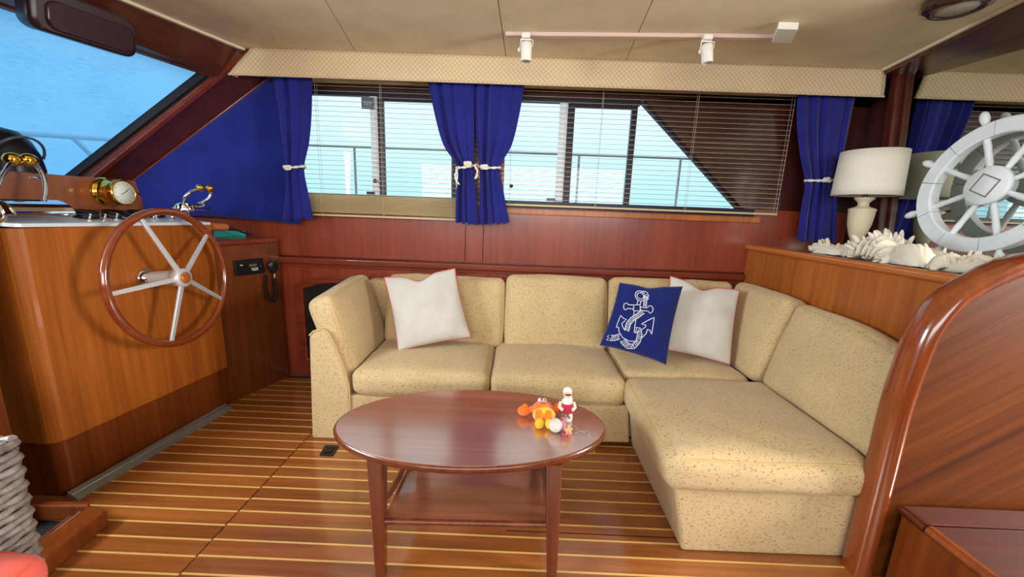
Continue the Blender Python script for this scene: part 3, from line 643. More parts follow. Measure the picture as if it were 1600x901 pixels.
ra = P(330, 353.5, Y=2.16); rb = P(352, 354.5, Y=2.28)
rl = MB().tube([ra, rb], 0.021, 14).build('wooden_roller', plain('pale_wood', (206, 120, 66), 0.5), None, 0.002); tag(rl, 'short round wooden handle lying on the turquoise folder', 'handle')
st = [P(x, y, Y=2.44) for x, y in ((352, 356.5), (362, 357.5), (372, 360), (384, 364), (392, 366))]
ln = MB().tube(st, 0.006, 6).build('black_strap', BLACK, None); tag(ln, 'black cord lying across the folder on the side cabinet', 'cord')

# ---- marine radio and its microphone
rd = thing('marine_radio', 'black marine radio set into the side cabinet front', 'radio', tuple(PF(388, 431)))
R4 = [PF(363.5, 407), PF(409, 402.5), PF(413, 426), PF(366.5, 431)]
MB().hexa([p-qn*0.01 for p in R4], [p+qn*0.012 for p in R4]).build('faceplate', BLACK, rd, 0.004, 2)
def on_face(pxs, t0, t1, nm, m, parent):
    c = [PF(*p) for p in pxs]; return MB().hexa([p+qn*t0 for p in c], [p+qn*t1 for p in c]).build(nm, m, parent)
on_face([(386.5, 412.5), (398.5, 411.5), (399, 415.5), (387, 416.5)], 0.012, 0.0126, 'display', plain('radio_display', (104, 92, 62), 0.3), rd)
for (x0, y0, x1) in ((390.5, 418.8, 392.6), (393.4, 418.4, 397), (397.6, 417.8, 401), (392, 421, 394), (394.8, 420.6, 398), (398.8, 420, 401.2), (373, 413.5, 377)):
    on_face([(x0, y0), (x1, y0-.2), (x1, y0+1.1), (x0, y0+1.3)], 0.012, 0.0126, 'button', PRINT, rd)
kn = PF(404.5, 415)+qn*0.012; MB().lathe([(0.001, 0), (0.011, 0), (0.010, 0.012), (0.001, 0.013)], kn, qn, 14).build('knob', BLACK, rd)
mc_ = PF(423, 416)+qn*0.02
mi_ = thing('radio_microphone', 'black hand microphone with coiled cord hung beside the radio', 'microphone', tuple(PF(423, 470)))
ml = [(0.013, 0.0), (0.034, 0.0), (0.037, 0.02), (0.036, 0.05), (0.025, 0.075), (0.014, 0.085)]
def mic_loop(z, w): return [mc_ + qd*(w*math.cos(a)) + qn*(0.016*math.sin(a)) + Vector((0, 0, z)) for a in [2*math.pi*k/16 for k in range(16)]]
MB().loft([mic_loop(0.036, 0.026), mic_loop(0.034, 0.033), mic_loop(0.01, 0.037), mic_loop(-0.012, 0.034), mic_loop(-0.032, 0.018), mic_loop(-0.042, 0.010)]).build('body', BLACK, mi_)
mm_ = PF(425.5, 427)+qn*0.02; MB().tube([mm_, PF(425.2, 433)+qn*0.02], 0.004, 6).build('cord_plug', plain('cream_plug', (214, 198, 150), 0.5), mi_)
path = [(411, 428), (411, 445), (412, 460), (415, 467), (420, 470), (425, 467), (427.5, 460), (427, 448), (426, 433)]
pts = []
for i in range(len(path)-1):
    for k in range(24):
        u = k/24; a = 2*math.pi*(i*24+k)/5.0
        c = vl(PF(*path[i]), PF(*path[i+1]), u)+qn*0.022
        pts.append(c+qd*0.010*math.cos(a)+qn*0.010*math.sin(a))
MB().tube(pts, 0.0042, 5).build('coiled_cord', plain('cord_brown_black', (30, 18, 14), 0.5), mi_)

# ---- arched locker door in the side wall, left of the sofa
ad = thing('locker_door', 'arched wooden locker door frame round a dark opening behind the sofa arm', 'door', (-1.2, YW-0.02, 0.06))
x0, x1, z0, z1 = -1.50, -0.92, 0.075, 0.66
def arch(inset, x0=x0, x1=x1, z0=z0, z1=z1):
    pts = [(x0+inset, z0+inset), (x1-inset, z0+inset), (x1-inset, z1-inset*0.4)]
    for k in range(1, 12):
        u = k/12; x = (x1-inset)+(x0-x1+2*inset)*u; pts.append((x, z1-inset*0.4+(0.07-inset*0.35)*math.sin(math.pi*u)**0.9))
    pts.append((x0+inset, z1-inset*0.4)); return pts
o_, i_ = arch(0.0), arch(0.062); n = len(o_)
mb = MB(); v = []
for (pts, y) in ((o_, YW), (o_, YW-0.026), (i_, YW-0.026), (i_, YW)): v += [(x, y, z) for x, z in pts]
f = []
for k in range(3):
    for i in range(n):
        j = (i+1) % n; f.append((k*n+i, k*n+j, (k+1)*n+j, (k+1)*n+i))
mb.add(v, f).build('frame', MAHOGX, ad, 0.006, 2)
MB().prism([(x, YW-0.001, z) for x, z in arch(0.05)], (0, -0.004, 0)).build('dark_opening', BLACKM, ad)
MB().ball((-1.335, YW-0.007, 0.525), 0.004, 8, 6).build('red_light', plain('red_spot', (190, 40, 20), 0.4), ad)
bd = MB().tube([(-0.985, YW-0.028, 0.694), (-1.0, YW-0.032, 0.70), (-0.955, YW-0.032, 0.69), (-0.95, YW-0.032, 0.655)], 0.005, 6).build('finger_pull', NOSE, ad)

# ================================================================== VALANCE, BLINDS, CURTAINS
YV = 2.36
va = thing('valance', 'long cream diamond-patterned fabric valance along the ceiling over the windows', 'valance', (0.2, YV, 1.9))
vx0, vx1, vz = -1.70, 2.08, P(800, 131, Y=YV).z
tl = P(391, 76, Y=YV); bl = P(356, 116, Y=YV); br = P(1382, 151, Y=YV); tr = P(1385, 106, Y=YV)
def vfront(u, t):
    b = bl.lerp(br, u); a = tl.lerp(tr, u); q = a.lerp(b, t)
    if t == 0: q.z = ZC-0.001
    q.y += 0.0035*math.sin(u*41+math.sin(u*17)*2)*(0.3+t) + 0.002*math.sin(u*97)*t - 0.004*math.sin(math.pi*t)
    q.z += 0.0015*math.sin(u*60)*t; return q
fr = MB().grid(vfront, 120, 8).build('front', VAL, va); solidify(fr, 0.012, 1)
MB().prism([bl+Vector((0.0, 0.004, 0.004)), tl+Vector((0.0, 0.004, -.002)), Vector((tl.x, YW, tl.z)), Vector((bl.x, YW, bl.z+.004))], (0.01, 0, 0)).build('end_board', VAL, va)
MB().box(bl.x+0.06, br.x-0.02, YV+0.03, YW, 2.0, 2.02).build('top_board', DARKW, va)
MB().tube([bl+Vector((0, 0.002, 0.001)), br+Vector((0, 0.002, 0.001))], 0.005, 6).build('welt', VAL, va)

def slat_mesh(L, deg=11, nm='slat'):
    mb = MB(); w = 0.0095; tilt = math.radians(deg)
    loops = []
    for x in (-L/2, L/2):
        loops.append([(x, y*math.cos(tilt)-(0.0016*(1-(y/w)**2)+t)*math.sin(tilt), y*math.sin(tilt)+0.0016*(1-(y/w)**2)+t) for y, t in ((-w, 0), (-w/2, 0), (0, 0), (w/2, 0), (w, 0), (w, .0009), (0, .0009), (-w, .0009))])
    return mb.loft(loops, True, True, False).mesh(nm, SLAT)
def blind(label, x0, x1, ztop, zbot, pitch, cords, yb, stack=0, stackpitch=0.009):
    b = thing('venetian_blind', label, 'blind', ((x0+x1)/2, yb, zbot), 'slatted blinds behind the blue curtains')
    me = slat_mesh(x1-x0); z = ztop; n = 0
    MB().box(x0, x1, yb-0.014, yb+0.014, ztop+0.018, ztop+0.048).build('headrail', SLAT, b, 0.002)
    zs = []
    while z > zbot+0.012+stack*stackpitch: zs.append(z); z -= pitch
    zs += [zbot+0.012+stackpitch*(k+1) for k in range(stack)]
    me2 = slat_mesh(x1-x0, 24)
    for i, z in enumerate(zs):
        o = bpy.data.objects.new('slat', me2 if i >= len(zs)-stack and stack else me); COL.objects.link(o); o.parent = b; o.location = (0, 0, z-zbot)
    MB().box(x0, x1, yb-0.012, yb+0.012, zbot-0.006, zbot+0.006).build('bottom_rail', SLAT, b, 0.002)
    for xc in cords:
        MB().tube([(xc, yb-0.0135, ztop+0.02), (xc, yb-0.0135, zbot-0.01)], 0.0012, 5).build('cord', CORD, b)
        MB().tube([(xc, yb+0.0135, ztop+0.02), (xc, yb+0.0135, zbot)], 0.001, 5).build('cord', CORD, b)
    return b
YB = 2.515
zt_ = P(600, 137, Y=YB).z
blind('tan slatted blind over the left window, hanging lower onto the wood', -1.46, -0.335, zt_, P(600, 339, Y=YB).z, 0.0290, (P(497, 200, Y=YB).x, P(596, 200, Y=YB).x, P(706, 250, Y=YB).x), YB, 12, 0.0095)
blind('tan slatted blind over the right window and the dark diagonal panel', -0.30, 1.64, P(1000, 148, Y=YB).z, P(1000, 327, Y=YB).z, 0.0290, (P(796, 300, Y=YB).x, P(939, 200, Y=YB).x, P(1083, 220, Y=YB).x, P(1228, 230, Y=YB).x), YB)

def curtain(label, left, right, nf, yc, tie, m=BLUE, depth=0.03, nm='curtain', group='navy curtains held by white ropes'):
    """left/right: pixel outlines from top to bottom (same pixel rows); the cloth hangs in the plane y = yc"""
    Lp = [P(x, y, Y=yc) for x, y in left]; Rp = [P(x, y, Y=yc) for x, y in right]
    Lp[0].z = Rp[0].z = 1.96
    zs = [p.z for p in Lp]; zr = [p.z for p in Rp]
    def ev(pts, t):
        n = len(pts)-1; k = min(int(t*n), n-1); u = t*n-k
        p0, p1, p2, p3 = pts[max(k-1, 0)], pts[k], pts[k+1], pts[min(k+2, n)]
        return 0.5*((2*p1)+(-p0+p2)*u+(2*p0-5*p1+4*p2-p3)*u*u+(-p0+3*p1-3*p2+p3)*u**3)
    top_w = (Rp[0]-Lp[0]).length
    ph = [random.uniform(-.5, .5) for _ in range(40)]
    def fn(u, t):
        a, b = ev(Lp, t), ev(Rp, t); w = (b-a).length
        k = u*nf; i = int(k) % 40
        ang = 2*math.pi*k + ph[i]*math.sin(math.pi*(k-int(k)))
        dep = depth*(0.45+0.55*min(1.6, top_w/max(w, 0.05))*0.8)
        q = a.lerp(b, u + 0.25/nf*math.sin(ang+1.2)*0.6*(1 if 0 < u < 1 else 0))
        q.y += dep*0.5*math.cos(ang)*(0.55+0.45*math.sin(3.1*u+i)) - 0.012*math.sin(math.pi*u)
        if t > 0.97: q.z += 0.006*math.cos(ang)
        return q
    c = MB().grid(fn, nf*16, 44)
    c = c.build(nm, m, None); solidify(c, 0.003, 0)
    tag(c, label, 'curtain', group)
    return c, ev, Lp, Rp
curtain('narrow navy curtain at the left end, hanging beside the flat navy panel', [(424, 119), (434, 170), (440, 220), (446, 262), (445, 300), (441, 344)], [(487, 124), (486, 170), (482, 220), (474, 262), (480, 300), (489, 342)], 3, 2.445, None, depth=0.03)
curtain('left navy curtain of the middle pair, gathered by a loose rope', [(667, 128), (678, 175), (692, 225), (714, 262), (712, 305), (711, 347)], [(740, 129), (740, 175), (740, 225), (740, 262), (744, 305), (748, 351)], 4, 2.435, None, depth=0.036)
curtain('right navy curtain of the middle pair, gathered by a knotted rope', [(741, 129), (742, 175), (745, 225), (749, 262), (749, 305), (749, 351)], [(819, 131), (811, 175), (799, 225), (781, 262), (787, 305), (795, 348)], 4, 2.44, None, depth=0.036)
curtain('navy curtain at the right end behind the table lamp', [(1247, 150), (1247, 190), (1252, 240), (1260, 284), (1254, 325), (1247, 377)], [(1338, 152), (1330, 190), (1320, 240), (1310, 284), (1309, 325), (1308, 378)], 5, 2.44, None, depth=0.036)
# flat navy cover over the front side window
pts = [(423, 121), (208, 281), (212, 330), (300, 336), (365, 342), (462, 351), (470, 345), (470, 130)]
pb = [P(x, y, Y=2.515) for x, y in pts]
mb = MB(); N = 24
topl = lambda u: P(208+(424-208)*min(1, u/0.82), 281-(281-120)*min(1, u/0.82), Y=2.515) if u < 0.82 else P(424+(u-.82)/.18*44, 121+(u-.82)/.18*3, Y=2.515)
botl = lambda u: P(208+262*u, 334+3*u+14*u*u, Y=2.515)
def pn(u, v):
    a, b = topl(u), botl(u); q = a.lerp(b, v); q.y += 0.004*math.sin(9*u+5*v)*math.sin(math.pi*v)-0.003; return q
pv = mb.grid(pn, 40, 16).build('window_cover', BLUEP, None); solidify(pv, 0.004, 1); tag(pv, 'flat navy cloth panel covering the triangular front side window', 'cover')

def rope(mb, path, r):
    """two strands laid round each other along the path"""
    L = [0]
    for i in range(1, len(path)): L.append(L[-1]+(Vector(path[i])-Vector(path[i-1])).length)
    n = max(24, int(L[-1]/(r*0.8)))
    def at(s):
        for i in range(1, len(path)):
            if s <= L[i] or i == len(path)-1:
                u = (s-L[i-1])/max(1e-6, L[i]-L[i-1]); return Vector(path[i-1]).lerp(Vector(path[i]), min(1, u))
    for k in (0, 1):
        pts = []
        for i in range(n+1):
            s = L[-1]*i/n; c = at(s); t = (at(min(L[-1], s+.002))-at(max(0, s-.002))).normalized()
            a = t.cross(Vector((0.1, 0.3, 1))).normalized(); b = t.cross(a); an = s/(r*1.6)+math.pi*k
            pts.append(c+(a*math.cos(an)+b*math.sin(an))*r*0.5)
        mb.tube(pts, r*0.62, 6)
def knot(mb, c, s, r):
    pts = []
    for i in range(29):
        t = 2*math.pi*i/28; pts.append(c+Vector((s*1.25*math.sin(t), -0.006-0.006*math.cos(3*t), s*0.62*math.sin(2*t))))
    rope(mb, pts, r)
    pts = [c+Vector((s*0.62*math.cos(2*math.pi*i/16), -0.009, s*0.6*math.sin(2*math.pi*i/16))) for i in range(17)]
    rope(mb, pts, r)
def tieback(label, p0, p1, kpos, yc, extra=None, r=0.0075):
    a, b = P(*p0, Y=yc), P(*p1, Y=yc); c = (a+b)/2; w = (b-a).length/2+0.004
    th = thing('rope_tieback', label, 'tieback', tuple(c), 'white rope ties of the navy curtains')
    mb = MB(); path = []
    for i in range(41):
        t = 2*math.pi*i/40; path.append(c+(b-a).normalized()*w*math.cos(t)+Vector((0, -0.038*math.sin(t), 0.004*math.cos(2*t))))
    rope(mb, path, r); mb.build('loop', ROPE, th)
    mb = MB(); k = P(*kpos, Y=yc-0.04); knot(mb, k, 0.016, r*0.85); mb.build('knot', ROPE, th)
    if extra:
        for e in extra:
            mb = MB(); rope(mb, [P(x, y, Y=yc-0.045) for x, y in e], r*0.85); mb.build('loose_end', ROPE, th)
tieback('white rope knotted round the narrow curtain at the left end', (446, 262), (475, 261), (450, 262), 2.445)
tieback('white rope with a hanging loop round the left middle curtain', (714, 263), (744, 259), (731, 256), 2.435, [[(714, 264), (711, 274), (713, 284), (718, 288)], [(741, 258), (746, 266), (745, 275), (742, 279)]])
tieback('white rope knotted round the right middle curtain', (748, 261), (781, 263), (757, 261), 2.44)
tieback('white rope knotted round the right end curtain behind the lamp', (1259, 283), (1311, 280), (1291, 281), 2.44)

# ================================================================== SOFA
def axis_pts(h, r, n):
    e = [0, 0.12, 0.35, 0.65, 1.0]
    return [-h+r*k for k in e] + [-(h-r)+2*(h-r)*i/n for i in range(1, n)] + [h-r*k for k in reversed(e)]
def cushion(name, m, parent, o, ax, ay, az, size, r=0.035, bulge=(0, 0, 0.02), piping=None, warp=None, seed=0, wr=0.006, n=10):
    """soft box: o = centre, ax/ay/az unit axes, size full lengths"""
    ax, ay, az = [Vector(a).normalized() for a in (ax, ay, az)]; o = Vector(o)
    hx, hy, hz = [s/2 for s in size]; H = (hx, hy, hz)
    ap = [axis_pts(h, min(r, h*0.9), n if h > 0.1 else 4) for h in H]
    idx = {}; vs = []; fs = []
    so = Vector((seed*3.1, seed*1.7, 0))
    def pos(p):
        q = [0, 0, 0]; rr_ = min(r, hx*.9, hy*.9, hz*.9); d = [0, 0, 0]
        for i in range(3):
            c = max(-(H[i]-rr_), min(H[i]-rr_, p[i])); q[i] = c; d[i] = p[i]-c
        l = math.sqrt(sum(k*k for k in d))
        if l > 1e-9: q = [q[i]+d[i]/l*rr_*min(1.0, l/rr_ if l < rr_ else 1.0) for i in range(3)]
        u = [p[i]/H[i] for i in range(3)]
        for i in range(3):
            j, k = (i+1) % 3, (i+2) % 3
            q[i] += bulge[i]*u[i]*(1-abs(u[j])**2.4)*(1-abs(u[k])**2.4)
        if wr:
            w = noise.noise(Vector(q)*7+so)*wr; f2 = max(abs(k) for k in u)
            q[2] += w*(0.4+0.6*abs(u[2])**6); q[1] += noise.noise(Vector(q)*9+so*2)*wr*0.6*abs(u[1])**6; q[0] += noise.noise(Vector(q)*9-so)*wr*0.6*abs(u[0])**6
        if warp: q = warp(q, H)
        return o+ax*q[0]+ay*q[1]+az*q[2]
    def vid(p):
        k = tuple(round(c, 5) for c in p)
        if k not in idx: idx[k] = len(vs); vs.append(pos(p))
        return idx[k]
    for i in range(3):
        j, k = (i+1) % 3, (i+2) % 3
        for s in (-1, 1):
            for a in range(len(ap[j])-1):
                for b in range(len(ap[k])-1):
                    quad = []
                    for (da, db) in ((0, 0), (1, 0), (1, 1), (0, 1)):
                        p = [0, 0, 0]; p[i] = s*H[i]; p[j] = ap[j][a+da]; p[k] = ap[k][b+db]; quad.append(vid(p))
                    fs.append(tuple(quad))
    c = MB().add(vs, fs, True).build(name, m, parent)
    if piping:
        for (i, s) in piping:
            j, k = (i+1) % 3, (i+2) % 3; pts = []
            cr = [(-1, -1), (1, -1), (1, 1), (-1, 1)]
            for e_ in range(4):
                a, b = cr[e_], cr[(e_+1) % 4]
                for t in [q/14 for q in range(14)]:
                    p = [0, 0, 0]; p[i] = s*H[i]; p[j] = (a[0]+(b[0]-a[0])*t)*(H[j]); p[k] = (a[1]+(b[1]-a[1])*t)*(H[k])
                    pts.append(pos(p))
            for _ in range(1):
                pts = [(pts[q-1]+pts[q]*2+pts[(q+1) % len(pts)])/4 for q in range(len(pts))]
            MB().tube(pts, 0.0045, 6, closed=True).build('piping', PIPE, c)
    return c
X, Y, Z = Vector((1, 0, 0)), Vector((0, 1, 0)), Vector((0, 0, 1))
sofa = thing('sofa', 'cream flecked three-seat sofa with left arm along the side wall', 'sofa', (0.1, 2.1, 0))
SY0, SY1 = 1.80, 2.50
# base, back and arm
MB().box(-0.83, 0.64, SY0+0.012, SY1, 0.0, 0.25).v
b_ = MB().hexa([Vector((-0.83, SY0+.01, 0.015)), Vector((0.632, SY0+.03, 0.03)), Vector((0.632, SY1, 0.03)), Vector((-0.83, SY1, 0.015))],
               [Vector((-0.83, SY0+.004, 0.25)), Vector((0.60, SY0+.004, 0.255)), Vector((0.60, SY1, 0.25)), Vector((-0.83, SY1, 0.25))]).box(0.62, 1.40, 1.89, SY1, 0.03, 0.25).build('base', SOFA, sofa, 0.012, 3)
MB().box(-0.95, 1.42, 2.40, SY1, 0.25, 0.74).build('back_frame', SOFA, sofa, 0.02, 3)
prof = [(-1.033, 0.0), (-0.822, 0.0), (-0.822, 0.30), (-0.845, 0.40), (-0.885, 0.52), (-0.915, 0.585), (-0.945, 0.598), (-0.985, 0.588), (-1.008, 0.565), (-1.012, 0.54)]
arm = MB().prism([(x, SY0-0.002, z) for x, z in prof], (0, SY1-SY0, 0)).build('arm', SOFA, sofa, 0.014, 3)
MB().tube([(x, SY0-0.001, z) for x, z in prof[1:9]], 0.004, 6).build('piping', PIPE, arm)
# seat cushions
cushion('seat_cushion', SOFA, sofa, (-0.462, 2.085, 0.322), X, Y, Z, (0.700, 0.60, 0.14), 0.045, (0.004, 0.012, 0.030), [(2, -1)], seed=1)
cushion('seat_cushion', SOFA, sofa, (0.238, 2.085, 0.322), X, Y, Z, (0.690, 0.60, 0.14), 0.045, (0.004, 0.012, 0.030), [(2, -1)], seed=2)
cushion('seat_cushion', SOFA, sofa, (0.925, 2.15, 0.322), X, Y, Z, (0.670, 0.52, 0.14), 0.045, (0.004, 0.012, 0.026), None, seed=3)
# back cushions (leaning)
lean = math.radians(17)
bz = Vector((0, math.sin(lean), math.cos(lean))); by = Vector((0, math.cos(lean), -math.sin(lean)))
def back_c(x0, x1, zt, zb, seed, yb=2.235, t=0.15):
    h = (zt-zb)/math.cos(lean)
    c = Vector(((x0+x1)/2, yb, zb)) + bz*h/2 + by*t/2
    return cushion('back_cushion', SOFA, sofa, c, X, by, bz, (x1-x0, t, h), 0.04, (0.008, 0.018, 0.010), None, seed=seed)
back_c(-0.80, -0.067, 0.795, 0.385, 4)
back_c(-0.055, 0.575, 0.820, 0.385, 5)
back_c(0.588, 1.36, 0.825, 0.385, 6)
# cushion along the arm
u_ = Vector((-0.28, 0, 0.96)).normalized(); v_ = u_.cross(Y).normalized()
if v_.x < 0: v_ = -v_
cushion('arm_cushion', SOFA, sofa, Vector((-0.80, 2.10, 0.36)) + u_*0.215 - v_*0.065, v_, Y, u_, (0.135, 0.53, 0.43), 0.04, (0.022, 0.006, 0.006), [(0, 1), (0, -1)], seed=7,
        warp=lambda q, H: [q[0], q[1], q[2]+0.02*(q[1]/H[1]+0.2)*(1 if q[2] > 0 else 0.2)])
# cushion at the corner, against the counter panel
u2 = Vector((0.26, 0.0, 0.96)).normalized(); n2_ = Vector((-0.96, 0, 0.26)).normalized()
cushion('corner_cushion', SOFA, sofa, Vector((1.235, 2.125, 0.385)) + u2*0.235 - n2_*0.07, n2_, Y, u2, (0.13, 0.49, 0.47), 0.04, (0.02, 0.006, 0.006), None, seed=8)
MB().lathe([(0.001, 0), (0.018, 0.003), (0.026, 0.018), (0.024, 0.034), (0.012, 0.045), (0.006, 0.05)], (P(932, 706, Z=0.0).x, 1.84, 0.0), Z, 18).build('caster', BRASS, sofa)
# chaise
ch = thing('sofa_chaise', 'cream flecked armless sofa seat in front, against the wooden stair partition', 'sofa', (0.97, 1.53, 0))
MB().hexa([Vector((0.648, 1.205, 0.0)), Vector((1.30, 1.21, 0.0)), Vector((1.40, 1.88, 0.0)), Vector((0.655, 1.875, 0.0))],
          [Vector((0.588, 1.20, 0.265)), Vector((1.31, 1.20, 0.265)), Vector((1.40, 1.88, 0.265)), Vector((0.60, 1.875, 0.265))]).build('base', SOFA, ch, 0.012, 3)
def cw(q, H):
    return [q[0]+(0.01*(q[1]/H[1])), q[1], q[2]]
cushion('seat_cushion', SOFA, ch, (0.925, 1.523, 0.325), X, Y, Z, (0.73, 0.685, 0.145), 0.05, (0.006, 0.014, 0.026), [(2, 1)], seed=9, warp=cw, wr=0.009, n=14)
cushion('back_cushion', SOFA, ch, Vector((1.262, 1.53, 0.385)) + u2*0.215 - n2_*0.06, n2_, Y, u2, (0.12, 0.68, 0.44), 0.045, (0.020, 0.006, 0.008), None, seed=21, wr=0.009, n=14, warp=lambda q, H: [q[0], q[1], q[2]+0.045*min(0.3, q[1]/H[1]-0.1)*max(0.0, q[2]/H[2])])
th_ = MB().tube([P(1060, 694, Z=0.402), P(1068, 692, Z=0.405), P(1080, 696, Z=0.404), P(1092, 699, Z=0.403)], 0.0012, 5).build('thread', CORD, None); tag(th_, 'loose white thread lying on the front sofa seat cushion', 'thread')

# ---- throw pillows
def pillow(name, label, m, group, BL, BR, TR, TL, thick, chop, edge=None, seed=0, fold=None):
    BL, BR, TR, TL = [Vector(p) for p in (BL, BR, TR, TL)]
    nrm = ((BR-BL)+(TR-TL)).cross((TL-BL)+(TR-BR)).normalized()
    if nrm.y > 0: nrm = -nrm
    root = thing(name, label, 'pillow', tuple((BL+BR)/2), group)
    so = Vector((seed*2.3, seed, seed*.7))
    def surf(a, b, side):
        """a, b in -1..1"""
        aa = a*(1-0.055*(1-b*b)); bb = b*(1-0.05*(1-a*a))
        if b > 0: bb -= chop*math.exp(-((a+0.05)/0.30)**2)*b**3
        u, v = (aa+1)/2, (bb+1)/2
        p = BL*(1-u)*(1-v)+BR*u*(1-v)+TR*u*v+TL*(1-u)*v
        t = thick*(max(0, (1-a*a)*(1-b*b)))**0.42*(1-0.18*b)
        t *= 1 - 1.4*chop*math.exp(-(a+0.05)**2/0.03)*max(0, b)
        w = noise.noise(Vector((a*2.2, b*2.2, side))+so)*0.010*(1-max(abs(a), abs(b))**4)
        if fold: t += fold(a, b)
        return p + nrm*(side*t + w*1.0)
    mb = MB(); N = 30
    g = lambda i: math.sin(((i*2)-1)*math.pi/2*0.999)*0.5+((i*2)-1)*0.5
    mb.grid(lambda i, j: surf(g(i), g(j), 1), N, N); mb.grid(lambda i, j: surf(g(i), g(j), -1), N, N)
    c = mb.build('cover', m, root)
    bmx = bmesh.new(); bmx.from_mesh(c.data); bmesh.ops.remove_doubles(bmx, verts=bmx.verts, dist=0.0004); bmesh.ops.recalc_face_normals(bmx, faces=bmx.faces); bmx.to_mesh(c.data); bmx.free()
    if edge:
        pts = []
        for (a, b, da, db) in ((-1, -1, 1, 0), (1, -1, 0, 1), (1, 1, -1, 0), (-1, 1, 0, -1)):
            for k in range(20): pts.append(surf(a+da*k/10, b+db*k/10, 0))
        MB().tube(pts, 0.0026, 6, closed=True).build('piping', edge, root)
    return root, surf
pg = 'white pillows with red piping on the sofa'
pillow('throw_pillow', 'white pillow with thin red piping leaning at the left end of the sofa', WHITEC, pg, P(622, 549, Y=2.03), P(737, 527, Y=2.12), P(711, 419, Y=2.24), P(600, 433, Y=2.20), 0.062, 0.19, REDP, 1)
pillow('throw_pillow', 'white pillow with red piping leaning behind the navy anchor pillow', WHITEC, pg, P(1030, 545, Y=2.09), P(1141, 570, Y=2.02), P(1156, 453, Y=2.16), P(1047, 431, Y=2.25), 0.062, 0.17, REDP, 2)
nv, sf = pillow('throw_pillow', 'navy blue pillow printed with a white rope and anchor', NAVY, None, P(937, 539, Y=1.99), P(1041, 570, Y=1.94), P(1067, 447, Y=2.09), P(968, 441, Y=2.13), 0.055, 0.06, None, 3)
# the print: outlines in the pillow photograph frame (zoomed crop pixels) turned into pillow coordinates
def ab(x, y):
    """crop pixel -> (a, b): inverse bilinear on the four pillow corners of the crop"""
    BLc, BRc, TRc, TLc = Vector((90, 588)), Vector((605, 750)), Vector((735, 142)), Vector((243, 105))
    u, v = 0.5, 0.5
    for _ in range(12):
        p = BLc*(1-u)*(1-v)+BRc*u*(1-v)+TRc*u*v+TLc*(1-u)*v
        du = (BRc-BLc)*(1-v)+(TRc-TLc)*v; dv = (TLc-BLc)*(1-u)+(TRc-BRc)*u
        e_ = Vector((x, y))-p; det = du.x*dv.y-du.y*dv.x
        u += (e_.x*dv.y-e_.y*dv.x)/det; v += (du.x*e_.y-du.y*e_.x)/det
    return 2*u-1, 2*v-1
pr = MB()
def stroke(pts, r=0.0022, closed=False):
    q = []
    n = len(pts)
    for i in range(n if closed else n-1):
        a, b = pts[i], pts[(i+1) % n]; k = max(1, int(math.hypot(b[0]-a[0], b[1]-a[1])/14))
        for j in range(k): q.append((a[0]+(b[0]-a[0])*j/k, a[1]+(b[1]-a[1])*j/k))
    if not closed: q.append(pts[-1])
    w = []
    for x, y in q:
        a, b = ab(x, y); w.append(sf(a, b, 1))
    pr.tube(w, r, 5, closed=closed)
def circ(cx, cy, rx, ry, n=20, a0=0, a1=360): return [(cx+rx*math.cos(math.radians(a0+(a1-a0)*i/n)), cy+ry*math.sin(math.radians(a0+(a1-a0)*i/n))) for i in range(n+1)]
stroke(circ(395, 213, 27, 27)[:-1], closed=True); stroke(circ(395, 213, 42, 44, 20, 60, 330))
stroke([(372, 250), (362, 285)]); stroke([(400, 255), (388, 285)])
stroke([(335, 292), (388, 288), (386, 340), (330, 338)], closed=True)
stroke([(332, 292), (290, 290), (282, 276), (262, 278), (253, 300), (258, 325), (272, 330), (284, 318), (332, 325)])
stroke([(388, 308), (440, 316), (458, 298), (478, 300), (490, 322), (482, 350), (462, 360), (448, 342), (386, 335)])
stroke([(338, 342), (330, 375)]); stroke([(352, 400), (340, 465), (335, 510), (350, 515)])
stroke([(268, 488), (250, 470), (238, 435), (275, 405), (250, 395), (230, 370), (205, 435), (197, 465), (215, 458), (222, 500), (250, 545), (300, 575), (350, 580)])
stroke([(395, 490), (425, 470), (430, 455), (393, 445), (440, 420), (492, 395), (485, 460), (475, 528), (460, 495), (440, 490), (432, 520), (395, 555)])
def ropeprint(path, w, step=11):
    L = []
    for i in range(len(path)-1):
        a, b = Vector(path[i]), Vector(path[i+1]); k = max(1, int((b-a).length/step))
        for j in range(k): L.append(a.lerp(b, j/k))
    L.append(Vector(path[-1])); left = []; right = []
    for i, p in enumerate(L):
        d = (L[min(i+1, len(L)-1)]-L[max(i-1, 0)]).normalized(); n_ = Vector((-d.y, d.x)); left.append(p+n_*w); right.append(p-n_*w)
    stroke([tuple(p) for p in left], 0.0018); stroke([tuple(p) for p in right], 0.0018)
    for i in range(0, len(L)-1): stroke([tuple(left[i]), tuple(vl(left[i].to_3d(), right[min(i+1, len(L)-1)].to_3d(), 0.5).to_2d()), tuple(right[min(i+1, len(L)-1)])], 0.0016)
ropeprint([(440, 210), (432, 250), (425, 305)], 12)
ropeprint([(410, 345), (370, 375), (320, 405), (290, 440), (278, 495)], 17)
ropeprint([(345, 490), (372, 490), (380, 530), (370, 580), (340, 618), (300, 615), (270, 590), (250, 565)], 18)
ropeprint([(228, 535), (190, 545), (160, 540)], 20)
stroke([(150, 520), (135, 525), (150, 540), (130, 550), (150, 560)], 0.002); stroke(circ(445, 210, 18, 10), 0.0018); stroke(circ(440, 235, 18, 10), 0.0018); stroke(circ(430, 190, 26, 22, 12, 200, 380), 0.002)
pr.build('anchor_print', PRINT, nv)

